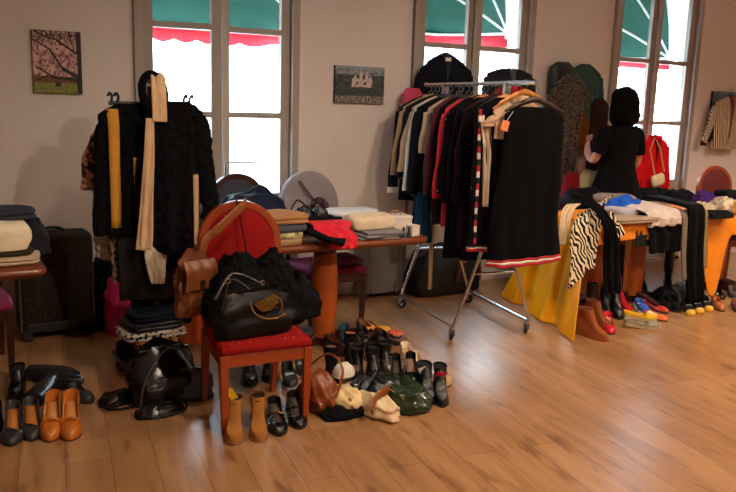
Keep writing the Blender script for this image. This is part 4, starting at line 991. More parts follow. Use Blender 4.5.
SH = [
 ('pump', 'left black court shoe standing in the middle pile', (397, 388), (391, 345), dict(kind='low', L=.26, heel=.06, upper=leather('#0a0a0c', .22), insole=mat('#3a2a24', .6), point=.8, W=.085, heelw=.5), .07),
 ('pump', 'right black court shoe standing in the middle pile', (413, 386), (404, 344), dict(kind='low', L=.26, heel=.06, upper=leather('#0a0a0c', .22), insole=mat('#8a6a50', .6), point=.8, W=.085, heelw=.5), .07),
 ('ankle_boot', 'black ankle boot with pink lining tag behind the cream bag', (360, 392), (350, 358), dict(kind='boot', L=.25, Hh=.16, upper=leather('#0d0c0e', .3)), .0),
 ('ankle_boot', 'black buckled ankle boot left of the court shoes', (374, 392), (366, 352), dict(kind='boot', L=.25, Hh=.16, upper=leather('#0b0b0d', .25)), .04),
 ('ankle_boot', 'black buckled ankle boot directly beside the court shoes', (386, 388), (378, 350), dict(kind='boot', L=.25, Hh=.16, upper=leather('#0b0b0d', .25)), .05),
 ('wool_boot', 'short black boot with tan lining rim next to the brown bag', (333, 392), (325, 352), dict(kind='boot', L=.25, Hh=.17, upper=fab('#0e0c0c'), inner=mat('#6a4a2e', .8)), .0),
 ('wool_boot', 'short black boot with orange lined rim behind the buckled boots', (352, 372), (346, 345), dict(kind='boot', L=.25, Hh=.15, upper=fab('#0f0d0d'), inner=mat('#b5633a', .8)), .02),
 ('bootie', 'grey black bootie with white tag at the right of the pile', (430, 406), (412, 366), dict(kind='boot', L=.27, Hh=.11, upper=leather('#16171a', .4), heel=.05, point=.5), .0),
 ('bootie', 'black bootie with pink tag at the far right of the pile', (442, 408), (432, 366), dict(kind='boot', L=.27, Hh=.11, upper=leather('#0e0e10', .35), heel=.05, point=.5), .0),
 ('leather_shoe', 'black shoe half hidden behind the two booties', (425, 388), (412, 352), dict(kind='low', L=.26, upper=leather('#121214', .35), insole=mat('#2c2622', .7)), .05),
 ('blue_sneaker', 'dark blue sneaker at the back left of the middle pile', (347, 348), (340, 325), dict(kind='low', L=.24, upper=leather('#1a3c55', .5), sole=mat('#b8b8b8', .6), thick=.02, rim=.07, toe=.05, opn=.45), .03),
 ('black_shoe', 'black shoe at the back of the middle pile near the pedestal', (365, 346), (358, 325), dict(kind='low', L=.25, upper=BLACKL, insole=mat('#2a2420', .7)), .06),
 ('black_shoe', 'black shoe with orange insole at the back of the pile', (357, 350), (350, 328), dict(kind='low', L=.25, upper=BLACKL, insole=mat('#d9733a', .6)), .07),
 ('black_shoe', 'black open shoe behind the black court shoes', (386, 352), (378, 332), dict(kind='low', L=.25, upper=BLACKL, insole=mat('#4a4038', .7)), .06),
 ('white_sneaker', 'cream canvas shoe, upper one right of the court shoes', (412, 366), (398, 342), dict(kind='low', L=.25, upper=fab('#d8c4a4'), insole=mat('#b89a70', .7), sole=mat('#e8e0d0', .6), thick=.016), .06),
 ('white_sneaker', 'cream canvas shoe lying between court shoes and booties', (422, 376), (408, 352), dict(kind='low', L=.25, upper=fab('#cdb694'), insole=mat('#b89a70', .7), sole=mat('#e8e0d0', .6), thick=.016), .03),
 ('beige_shoe', 'beige shoe showing behind the far right bootie', (446, 388), (436, 366), dict(kind='low', L=.24, upper=fab('#b08c62'), insole=mat('#8a6a40', .7)), .0),
 ('black_trainer', 'black and blue shoe in front of the black court shoes', (405, 396), (392, 372), dict(kind='low', L=.25, upper=leather('#15181f', .4), sole=mat('#8a4a30', .6), thick=.014), .03),
]
for nm, lb, toe, heel, k, z in SH:
    k = dict(k); kd = k.pop('kind'); hl = k.pop('heel', .012 if kd == 'low' else .03)
    t = shoe(nm, lb, 'boot' if kd == 'boot' else 'shoe', toe, heel, kind=kd, z=z, heel=hl, **k) if True else None
    if 'white tag' in lb: tag_card(t, (-.03, .0, .17), mat('#e4e4e0', .6), (.5, -.4, 0), (.045, .08))
    if 'pink tag' in lb: tag_card(t, (.0, -.02, .16), mat('#d81e50', .6), (.5, .2, 0), (.05, .07))
    if 'pink lining' in lb: tag_card(t, (-.02, -.05, .13), mat('#c98aa8', .6), (.4, 0, 0), (.035, .06))
    if 'buckled' in lb:
        obj('buckle_strap', B().tube([(.046*math.cos(a*PI/8), .075+.05*math.sin(a*PI/8)*1.1-.02, .13) for a in range(17)], .006, 6, .6), BLACKL, t)
        obj('buckle', B().tube([(.012*math.cos(a*PI/3+.5), -.002, .012*math.sin(a*PI/3+.5)) for a in range(7)], .002, 6), STEEL, t, loc=(0, 0, .13))
for i, (px, py, col) in enumerate(((366, 331, '#e08a18'), (379, 333, '#e8a81c'), (391, 338, '#d8541c'))):
    g = at(px, py+6); t = thing('flower_sandal', ['sandal with orange flower at the back of the shoe pile', 'sandal with yellow orange flower, middle of the three flowered ones', 'sandal with red orange flower at the back right of the pile'][i], 'sandal', (g.x, g.y, .001), .5*i, 'flower sandals')
    low_shoe(t, L=.22, W=.08, upper=leather('#5a2a14', .5), insole=mat('#7a4a28', .6), opn=.8, rim=.02, toe=.03, heel=.06, thick=.03)
    b = B()
    for k in range(9):
        a = 2*PI*k/9; d = Vector((math.cos(a), math.sin(a), 0)); e = Vector((-d.y, d.x, 0))
        b.loft([[d*r_+e*w_*sg+Vector((0, 0, zz_)) for sg in (-1, 1)]+[d*r_+e*w_*.6+Vector((0, 0, zz_+.004)), d*r_-e*w_*.6+Vector((0, 0, zz_+.004))] for r_, w_, zz_ in ((.005, .008, .0), (.03, .016, .012), (.045, .012, .008), (.052, .004, 0))])
    obj('flower', b, mat(col, .6), t, loc=(0, -.03, .075))
# ================================================================ clothes on the middle table
def tb(px, py, z=.752): return at(px, py, z)
p = tb(266, 232)
cloth_heap('knit_jumper', 'navy knitted jumper heaped high on the left of the middle table', 'jumper', (p.x-.06, p.y+.06, .752), (.50, .38, .26), pattern('noise', '#0e1424', '#1c2740', 80, soft=.2), seed=71, amp=.12)
zt = .752
for i, (nm, lb, ct, sz, col, ly) in enumerate([('beige_knit', 'beige folded knit at the bottom of the stack beside the red chair', 'knitwear', (.26, .24, .045), '#a58a68', 1), ('green_scarf', 'pale green patterned scarf folded beside the red chair back', 'scarf', (.25, .24, .04), '#8d8a62', 1), ('folded_jeans', 'grey blue folded jeans in the stack beside the red chair', 'jeans', (.27, .25, .055), '#4e525c', 1), ('tan_cardigan', 'tan cardigan on top of the stack beside the red chair', 'cardigan', (.27, .27, .06), '#a87a4e', 2)]):
    folded(nm, lb, ct, (1.83+.01*i, -1.33, zt), sz, fab(col) if nm != 'green_scarf' else pattern('noise', '#6a7040', '#c8bd94', 25, soft=.1), ly, 72+i, rz=.1); zt += sz[2]*.93
p = tb(318, 230)
cloth_heap('black_dress', 'black clothes spread flat in the middle of the table', 'dress', (p.x, p.y+.02, .752), (.56, .34, .085), fab('#0b0c11'), seed=81, amp=.14)
drape('black_sleeve', 'black sleeve with light edge trailing across the middle table front', 'garment', [tb(285, 215, .84), tb(300, 226, .84), tb(325, 238, .80), tb(345, 243, .765)], .12, fab('#0d1016'), dirx=(.5, .8, 0), thick=.012)
b = B()
for q0, q1, q2 in (((290, 212), (298, 200), (309, 210)), ((296, 216), (304, 206), (316, 214)), ((310, 214), (318, 202), (327, 212))):
    b.tube(smooth_pts([on(*q0, -1.22), on(*q1, -1.22), on(*q2, -1.22)], 6), .006, 6)
t = obj('bra_strap', b, leather('#0a0a10', .3)); t.name = 'black_bra'; tag(t, 'black bra with looped straps on top of the table clothes', 'bra')
cloth_heap('bra_cup', '', '', (0, 0, 0), (.12, .1, .06), leather('#0a0a10', .35), parent=t, seed=3).location = on(303, 218, -1.22)
cloth_heap('bra_cup', '', '', (0, 0, 0), (.12, .1, .06), leather('#0a0a10', .35), parent=t, seed=4).location = on(319, 217, -1.2)
p = tb(326, 222); cloth_heap('purple_camisole', 'small dark purple top bunched behind the red one', 'top', (p.x, p.y+.12, .82), (.14, .12, .09), leather('#3a1028', .4), seed=83)
RED = mat('#d8122c', .75)
drape('red_shirt', 'bright red top hanging over the front edge of the middle table', 'top', [tb(330, 222, .86)+Vector((0, .06, 0)), tb(332, 224, .855), Vector((2.17, -1.40, .83)), Vector((2.19, -1.478, .80)), Vector((2.20, -1.492, .745)), Vector((2.21, -1.495, .72))], .26, RED, dirx=(1, -.1, 0), taper=(1.15, .55), thick=.01, ripple=.008)
p = tb(356, 226)
folded('white_shirt', 'white folded shirt at the back of the middle table', 'shirt', (p.x+.02, p.y+.16, .752), (.42, .26, .10), fab('#d8dbe0'), 3, 84, .05)
folded('cream_jumper', 'cream folded jumper lying over the white shirt on the middle table', 'jumper', (2.52, -1.24, .80), (.34, .20, .085), fab('#dcc9aa'), 1, 85, .03)
zt = .752
for i in range(5):
    nm = 'magazine'; o = obj(nm, B().box((0, 0, .004), (.27, .20, .008)), mat(['#8f8f94', '#4a4a50', '#b5b0a6', '#55565c', '#7f8084'][i], .45), smooth=False, bevel=.002)
    o.location = (2.50+.012*i, -1.345-.006*(i % 2), zt); o.rotation_euler = (0, 0, .06*((i*7) % 4-1.5)); zt += .0085
    tag(o, 'thin grey booklet, %s of the pile under the cream jumper' % ['lowest', 'second lowest', 'middle one', 'second highest', 'topmost'][i], 'booklet', 'booklets on the middle table')
b = B()
for k in range(7):
    a = k*.45; b.tube([(.05*math.cos(a+q*.7)*(1-.03*k), .035*math.sin(a+q*.7), .005*k+.004*math.sin(q)) for q in range(9)], .0025, 5)
o = obj('bracelet_tangle', b, STEEL); o.location = (2.66, -1.36, .757); o.name = 'metal_necklace'; tag(o, 'tangled metal necklace beside the cream jumper on the middle table', 'necklace')
WB = mat('#d9cfc0', .6, bump=0)
t = thing('shoe_box', 'white cardboard box at the right end of the middle table', 'box', (2.74, -1.22, .752), -.05)
obj('body', B().box((0, 0, .05), (.18, .14, .10)), WB, t, smooth=False, bevel=.003); obj('lid', B().box((0, 0, .105), (.186, .146, .02)), WB, t, smooth=False, bevel=.003)
obj('box_handle', handle_b(.08, .03, .006, 0, 0, .113), mat('#9a6a40', .5), t)
t = thing('small_box', 'small white carton at the front right corner of the table', 'box', (2.775, -1.385, .752), .2)
obj('carton', B().box((0, 0, .033), (.07, .06, .066)), WB, t, smooth=False, bevel=.002); obj('lid_flap', B().box((0, -.0, .067), (.072, .062, .004)), WB, t, smooth=False)
for i, (x, c) in enumerate(((2.675, '#3a5a6a'), (2.715, '#2a3a30'))):
    t = thing('nail_polish_bottle', ['blue grey nail polish bottle before the white box', 'dark green nail polish bottle nearest the small white carton'][i], 'bottle', (x, -1.43, .752), 0, 'nail polish bottles')
    obj('glass_body', B().lathe([(.001, 0), (.013, 0), (.014, .02), (.012, .03), (.006, .034)], 12), mat(c, .15, bump=0), t); obj('cap', B().lathe([(.006, .034), (.0075, .036), (.006, .066), (.001, .067)], 10), RUBBER, t)
cloth_heap('dark_folds', 'magenta cloth edge on the chair seat under the table', 'cloth', (2.56, -.80, .47), (.3, .24, .06), mat('#6a1242', .8), seed=88).name = 'magenta_cloth'
# things against the wall behind the rail
c0 = at(356, 298); c1 = at(397, 293)
t = thing('ribbed_suitcase', 'grey ribbed hard suitcase standing by the wall behind the middle table', 'suitcase', ((c0.x+c1.x)/2, -.16, 0), 0)
b = B(); w2 = (c1.x-c0.x)/2
n_ = 60; rings = []
for z in (.05, .06, .5, .53, .545):
    k = .96 if z in (.05, .545) else 1
    rings.append([Vector((sgnpow(math.cos(2*PI*i/n_), .35)*w2*k, sgnpow(math.sin(2*PI*i/n_), .35)*(.10+.006*(i % 2 and 1 or -1))*k, z)) for i in range(n_)])
obj('shell', b.loft(rings), mat('#6f6a66', .45, bump=.05), t)
for s in (-1, 1): obj('wheel', B().tube([(s*(w2-.06)-.012, -.05, .025), (s*(w2-.06)+.012, -.05, .025)], .025, 12), RUBBER, t)
obj('handle', handle_b(.13, .04, .008, 0, 0, .54), RUBBER, t)
c0 = at(412, 295); c1 = at(488, 292)
t = thing('duffel_bag', 'large black duffel bag with brown handle on the floor behind the rail', 'bag', ((c0.x+c1.x)/2-.02, -.25, 0), 0)
obj('body', bag_b(.72, .30, .42, seed=91, top=.6, amp=.05), mat('#0e0c0d', .7), t)
obj('handle', handle_b(.24, .2, .012, -.15, -.02, .12), leather('#6a2c12', .4), t).location = (.14, -.02, .0)
for k, (s, rot) in enumerate([(1, PI)]):
    pass
o = obj('paper_tag', B().box((0, 0, -.05), (.04, .003, .10)), mat('#d8dce4', .6), smooth=False); o.location = onrail(.38, -.20, .66); o.rotation_euler = (0, .2, -.1); tag(o, 'white paper tag hanging beside the far rail leg', 'paper tag')
# ================================================================ back wall: pictures, hanging clothes
def picture(name, label, pxs, fn, nx, ny, depth=.025, extra=0):
    a = on(*pxs[0], -.02); c = on(*pxs[1], -.02); w_ = c.x-a.x; h_ = a.z-c.z
    t = thing(name, label, 'picture', ((a.x+c.x)/2, -.02, (a.z+c.z)/2))
    obj('canvas_edge', B().box((0, .008, 0), (w_, depth-.002, h_)), mat('#2a2420', .8), t, smooth=False)
    b = B(); b.loft([[Vector((-w_/2+w_*i/nx, -.008, h_/2-h_*j/ny)) for i in range(nx+1)] for j in range(ny+1)], cap=(False, False), closed=False)
    me = bpy.data.meshes.new('print'); me.from_pydata([tuple(v) for v in b.v], [], b.f); o = bpy.data.objects.new('print', me); C.objects.link(o); o.parent = t
    ca = me.color_attributes.new('picture', 'FLOAT_COLOR', 'CORNER')
    for p in me.polygons:
        cx = sum(me.vertices[v].co.x for v in p.vertices)/4; cz = sum(me.vertices[v].co.z for v in p.vertices)/4
        col = fn(cx/w_+.5, .5-cz/h_)
        for l in p.loop_indices: ca.data[l].color = col
    ma = bpy.data.materials.new('picture_print'); ma.use_nodes = True; n = ma.node_tree; at_ = n.nodes.new('ShaderNodeVertexColor'); at_.layer_name = 'picture'
    n.links.new(at_.outputs[0], n.nodes['Principled BSDF'].inputs['Base Color']); n.nodes['Principled BSDF'].inputs['Roughness'].default_value = .6; me.materials.append(ma)
    return t
def mixc(a, b, t): t = max(0, min(1, t)); return tuple(a[i]*(1-t)+b[i]*t for i in range(3))+(1,)
def seg(px, py, a, b):
    ax, ay = a; bx_, by = b; dx, dy = bx_-ax, by-ay; t = max(0, min(1, ((px-ax)*dx+(py-ay)*dy)/(dx*dx+dy*dy))); return math.hypot(px-ax-t*dx, py-ay-t*dy)
BR = [((.95, .75), (.6, .6), .03), ((.6, .6), (.35, .3), .022), ((.35, .3), (.0, .15), .015), ((.9, .78), (.4, .74), .022), ((.4, .74), (.1, .6), .014), ((.9, .35), (.5, .15), .02), ((.5, .15), (.1, .05), .015), ((.8, .2), (.75, 0), .015), ((.55, .55), (.7, .4), .01), ((.3, .72), (.05, .8), .01)]
def tree(u, v):
    n1 = nz(u*9, v*9, 1); n2 = nz(u*22, v*22, 2)
    c = mixc(lin('#d8a8a0'), lin('#8a6258'), .45+n1*.9+n2*.6)
    if n2 > .25: c = lin('#5a4038')
    if v < .14: c = mixc(c, lin('#241c18'), .5+n2)
    if v > .72: c = mixc(lin('#8a4a24'), lin('#4a2a18'), .5+n2)
    if v > .84: c = mixc(lin('#8a8a30'), lin('#6a7028'), .5+n2*2)
    if .82 < v < .90 and abs(u-.5) < .05: c = lin('#2a1a14')
    for a, b, w_ in BR:
        if seg(u, v, a, b) < w_: c = lin('#14100f')
    if u > .90-.015*math.sin(v*9): c = lin('#0c0a0a')
    return c
picture('tree_picture', 'unframed canvas of blossoming tree branches on the left wall', ((31, 29), (82.5, 94)), tree, 56, 66)
def town(u, v):
    n1 = nz(u*14, v*14, 1); n2 = nz(u*30, v*30, 2)
    c = mixc(lin('#8e99a0'), lin('#5c6468'), v*3+n1)
    if v > .24: c = mixc(lin('#4a4f4c'), lin('#23302a'), .5+n1*1.4)
    if v > .62: c = mixc(lin('#22302c'), lin('#3c4a3a'), .5+n1)
    if v > .80: c = mixc(lin('#2c2a2c'), lin('#a8a098'), .4+n2*1.6+nz(u*60, v*60, 3))
    w_ = lin('#cfc0ba')
    if .34 < u < .74 and .34 < v < .56: c = w_ if n2 < .2 else lin('#8a7a78')
    for cx, top, hw in ((.52, .10, .035), (.63, .14, .035), (.40, .24, .05), (.71, .26, .04)):
        if abs(u-cx) < hw*min(1, (v-top)/.12+.2) and top < v < .5: c = mixc(w_, lin('#9a8884'), .3+n2)
    if abs(u-.44) < .03 and .42 < v < .5 or abs(u-.6) < .03 and .43 < v < .5: c = lin('#5a4c4c')
    return c
picture('city_picture', 'unframed canvas of a pale towered building above a town', ((335, 65), (383, 104)), town, 60, 50)
def sky(u, v):
    return mixc(lin('#8494a4'), lin('#5a6874'), .5+nz(u*6, v*6, 3)+v*.5) if v < .35 else mixc(lin('#4a3a34'), lin('#2a2626'), .5+nz(u*9, v*9, 3))
picture('jacket_picture', 'blue grey canvas behind the striped jacket on the right wall', ((713, 91), (757, 142)), sky, 40, 50)
STR = pattern('stripe', '#2b2428', '#e0c8ac', 21, rot=(0, .08, 0), thr=.5, soft=.03)
t, p = wallgarment('striped_jacket', 'striped brown and cream jacket hanging over the canvas at far right', 'jacket', 731, 97, -.10, w_=.48, L=.56, th=.07, sleeve=.42, ma=STR, seed=95, neck=.07, drop=.06, lapel=(leather('#6a2c18', .5), .44), spread=.14, cuff=fab('#3a1c1c'))
hanger('dark hanger of the striped jacket on the right wall', p+Vector((0, 0, .01)), 0, 'dark', 'hangers on the right wall', .36)
# sequin dress, green coat and brown pieces between the windows
t, p = wallgarment('green_jacket', 'dark green satin jacket hanging behind the sequin dress', 'jacket', 585, 64, -.08, w_=.42, L=.80, th=.07, sleeve=.62, ma=leather('#0e3a2c', .5), seed=96, neck=.045, drop=.09, slw=.08, spread=.06)
t, p = wallgarment('velvet_top', 'black velvet top on the left of the green jacket', 'top', 563, 62, -.10, w_=.28, L=.30, th=.10, sleeve=.0, ma=leather('#10181a', .45), seed=97, neck=.06, drop=.05)
SEQ = pattern('noise', '#0c090b', '#65574d', 75, rough=.4, soft=.1)
t, p = wallgarment('sequin_dress', 'long grey sequin dress hanging on the wall left of the woman', 'dress', 571, 74, -.17, w_=.38, L=1.12, th=.08, sleeve=.16, ma=SEQ, seed=98, neck=.045, drop=.10, waist=.05, flare=.62, lapel=(SEQ, .05))
t, p = wallgarment('brown_skirt', 'brown gold skirt hanging beside the sequin dress', 'skirt', 592, 113, -.10, w_=.42, L=.34, th=.07, sleeve=0, ma=fab('#6a3c18'), seed=99, neck=.12, drop=.03, flare=1.2)
t, p = wallgarment('brown_dress', 'long dark brown dress hanging at the left of the woman', 'dress', 600, 98, -.12, w_=.24, L=.74, th=.07, sleeve=0, ma=fab('#2a1a16'), seed=100, neck=.03, drop=.07)
p = on(581, 198, -.35); cloth_heap('cushion', '', '', (0, 0, 0), (.1, .1, .1), BLACK).name = 'x'
bpy.data.objects.remove(bpy.data.objects['x'])
o = obj('cushion', bag_b(.34, .14, .36, seed=7, top=.3, amp=.03), fab('#8d8660')); o.location = (p.x+.02, -.4, .70); o.rotation_euler = (.1, 0, .1); tag(o, 'pale olive cushion propped behind the table near the woman', 'cushion')
o = obj('red_cushion', bag_b(.20, .12, .34, seed=8, top=.4, amp=.04), fab('#6a1018')); o.location = (p.x-.20, -.42, .70); tag(o, 'dark red cushion left of the pale olive one', 'cushion')
bt = thing('bench', 'dark low cabinet behind the right table carrying the cushions', 'cabinet', (p.x-.05, -.28, 0))
obj('cabinet_body', B().box((0, 0, .34), (.7, .42, .64)), DWOOD, bt, smooth=False, bevel=.004); obj('cabinet_top', B().box((0, 0, .68), (.74, .46, .03)), DWOOD, bt, smooth=False, bevel=.004)
# red jacket with cream bag at the right window
t, p = wallgarment('red_jacket', 'bright red jacket hanging in front of the right window', 'jacket', 655, 137, -.32, w_=.36, L=.56, th=.10, sleeve=.45, ma=fab('#c8101c'), seed=101, neck=.06, drop=.06, spread=.05, lapel=(fab('#5a0a12'), .24), collar=fab('#c8101c'))
hanger('dark hanger inside the red jacket at the right window', p+Vector((0, 0, .01)), 0, 'dark', 'hangers on the right wall', .30)
hk = obj('hook_cord', B().tube([p+Vector((0, 0, .07)), p+Vector((0, .29, .28))], .0015, 5), RUBBER); hk.name = 'hanging_cord'; tag(hk, 'thin cord holding the red jacket at the right window', 'cord')
a = on(658, 186, -.42)
t = thing('cream_shoulder_bag', 'small cream shoulder bag hanging over the bright red jacket', 'handbag', a)
obj('body', B().loft(rb(.085, .025, 0, .12, .02)), fab('#d9c8a0'), t).rotation_euler = (0, -.25, 0)
obj('strap', B().tube([Vector((-.06, 0, .11)), on(650, 150, -.40)-a, on(655, 137, -.36)-a, on(660, 148, -.40)-a, Vector((.07, 0, .14))], .006, 6), fab('#cbb27c'), t)
# ================================================================ clothes on the two right tables
def top_at(px, py, z=.76): return at(px, py, z)
RT = [ # kind, name, category, label, pixel of its foot centre, size, material
 ('h', 'black_sweater', 'sweater', 'black clothes heaped at the left end of the right tables', (583, 205), (.44, .34, .15), fab('#0b0c0f')),
 ('f', 'taupe_cardigan', 'cardigan', 'taupe folded cardigan behind the blue shirt on the right table', (612, 207), (.38, .26, .12), fab('#8b7a6c')),
 ('h', 'grey_scarf', 'scarf', 'grey and beige crumpled scarf at the back of the right table', (628, 200), (.34, .24, .13), pattern('noise', '#6e6a64', '#a08c78', 12, soft=.1)),
 ('f', 'beige_trousers', 'trousers', 'beige folded trousers at the front under the blue shirt', (632, 221), (.46, .22, .04), fab('#a18b74')),
 ('f', 'lavender_blouse', 'blouse', 'lavender white folded blouse directly under the blue shirt', (628, 217), (.42, .22, .09), fab('#b3abb4')),
 ('h', 'blue_shirt', 'shirt', 'bright blue shirt lying on the lavender blouse', (622, 215), (.42, .24, .145), fab('#1f56b8')),
 ('h', 'black_cardigan', 'cardigan', 'black crumpled cardigan at the back between blue shirt and chair', (652, 200), (.46, .26, .12), fab('#101116')),
 ('h', 'charcoal_top', 'top', 'charcoal clothes heap near the back of the middle right tables', (676, 202), (.42, .28, .12), fab('#0d0d12')),
 ('h', 'purple_scarf', 'scarf', 'purple scarf bunched in front of the wine red chair', (703, 204), (.26, .2, .12), fab('#3c2468')),
 ('h', 'beige_scarf', 'scarf', 'beige scarf crumpled beside the black leggings on the right table', (700, 214), (.34, .16, .10), fab('#b09c80')),
 ('h', 'black_shirt', 'shirt', 'black shirt in front of the cream patterned scarf at far right', (717, 217), (.34, .2, .06), fab('#0e0d10')),
 ('h', 'patterned_scarf', 'scarf', 'cream patterned scarf at the far right end of the table', (722, 212), (.3, .24, .13), pattern('noise', '#6b5a58', '#cdbb9e', 18, soft=.12)),
 ('h', 'yellow_scarf', 'scarf', 'mustard yellow scarf at the right picture edge on the table', (737, 213), (.22, .2, .10), fab('#c08a2c')),
 ('f', 'dark_folded_jeans', 'jeans', 'dark folded jeans at the back right of the farthest table', (731, 200), (.36, .2, .10), fab('#14171f')),
]
for i, (k, nm, ct, lb, px, sz, mm) in enumerate(RT):
    p = top_at(*px)
    (cloth_heap if k == 'h' else folded)(nm, lb, ct, (p.x, p.y, .757), sz, mm, seed=110+i)
FE = -1.545
def over(px0, px1, ybot, depth=.25, fe=FE, zt=.80):
    "path of a garment lying on the table and hanging over its front edge"
    xt = on((px0+px1)/2, 222, fe); xb_ = on((px0+px1)/2, ybot, fe); w_ = abs(on(px1, 235, fe).x-on(px0, 235, fe).x)
    z1 = xb_.z; xx = on((px0+px1)/2, 226, fe).x
    return [Vector((xx, fe+.05+depth, zt+.02)), Vector((xx, fe+.08, zt)), Vector((xx, fe+.005, zt-.03)), Vector((xx, fe-.01, zt-.12)), Vector((xx+.01, fe-.015, (zt+z1)/2)), Vector((xb_.x, fe-.01, z1))], w_
def hang(name, label, cat, px0, px1, yb, mm, **k):
    dz = k.pop('dz', 0); pts, w_ = over(px0, px1, yb, k.pop('depth', .25), k.pop('fe', FE), k.pop('zt', .80))
    return drape(name, label, cat, pts, w_, mm, **k)
hang('pink_white_blouse', 'pale pinkish white blouse draped over the table front', 'blouse', 648, 680, 224, fab('#c9b8ae'), depth=.34, zt=.84, ripple=.02, thick=.012, fe=-1.53, seed=4)
hang('wide_trousers', 'wide black trousers hanging over the table front below the white blouse', 'trousers', 648, 684, 252, fab('#08080b'), ripple=.014, thick=.012, fe=-1.52, zt=.79)
hang('taupe_leggings', 'narrow taupe trousers leg hanging left of the black leggings', 'trousers', 681, 689, 280, fab('#75695a'), ripple=.004, nf=1, thick=.02, fe=-1.555, zt=.82)
hang('black_leggings', 'long black leggings hanging from the table almost to the floor', 'leggings', 687, 702, 301, fab('#060608'), ripple=.008, nf=1.5, thick=.025, fe=-1.565, zt=.87, depth=.4)
hang('khaki_trousers', 'narrow khaki leg hanging right of the black leggings', 'trousers', 700, 706, 268, fab('#8a7850'), ripple=.004, nf=1, thick=.018, fe=-1.56, zt=.84)
hang('dark_green_shawl', 'dark green grey shawl hanging low behind the zebra blouse', 'shawl', 634, 652, 246, fab('#252b22'), ripple=.012, fe=-1.49, zt=.745, depth=.02)
ZEB = pattern('zebra', '#0a0908', '#e0cfae', 11, dist=10, thr=.5, soft=.04, rot=(.2, .5, .7))
p0 = on(589, 212, -1.56)
drape('zebra_blouse', 'zebra striped blouse hanging over the left front corner of the table', 'blouse', [on(598, 204, -1.35), on(593, 209, -1.47), on(588, 220, -1.56), on(585, 245, -1.58), on(581, 279, -1.57)], .56, ZEB, ripple=.018, nf=2, thick=.012, taper=(.85, .62), dirx=(.95, .25, .22), seed=6, hem=.05)
drape('zebra_sleeve', 'zebra striped sleeve trailing right of the zebra blouse', 'sleeve', [on(608, 214, -1.5), on(614, 224, -1.55), on(622, 236, -1.55)], .08, ZEB, ripple=.01, thick=.02, dirx=(.8, 0, .6)).name = 'zebra_scarf'
bpy.data.objects['zebra_scarf']['label'] = 'small zebra striped scarf end right of the zebra blouse'; bpy.data.objects['zebra_scarf']['category'] = 'scarf'
drape('ivory_blouse', 'ivory blouse hanging between the yellow satin and the zebra blouse', 'blouse', [on(574, 204, -1.3), on(568, 210, -1.42), on(564, 222, -1.50), on(562, 245, -1.52)], .14, fab('#d8bd98'), ripple=.014, thick=.012, taper=(1, .6), seed=7)
drape('black_shirt_sleeve', 'black sleeve crossing over the zebra blouse', 'sleeve', [on(590, 203, -1.5), on(600, 211, -1.61), on(609, 224, -1.63), on(614, 240, -1.62)], .09, fab('#08080a'), ripple=.01, thick=.02, dirx=(1, 0, .3)).name = 'black_stole'
bpy.data.objects['black_stole']['label'] = 'black stole hanging across the right of the zebra blouse'; bpy.data.objects['black_stole']['category'] = 'stole'
hang('black_trousers', 'long black trousers hanging to the shoes right of the pedestal leg', 'trousers', 605, 619, 293, fab('#0a0a0d'), ripple=.012, nf=2, thick=.02, fe=-1.53, zt=.77)
cloth_heap('black_coat', 'black coat bundled on the floor near the table pedestals', 'coat', at(628, 296), (.3, .3, .25), fab('#0b0b0e'), seed=131)
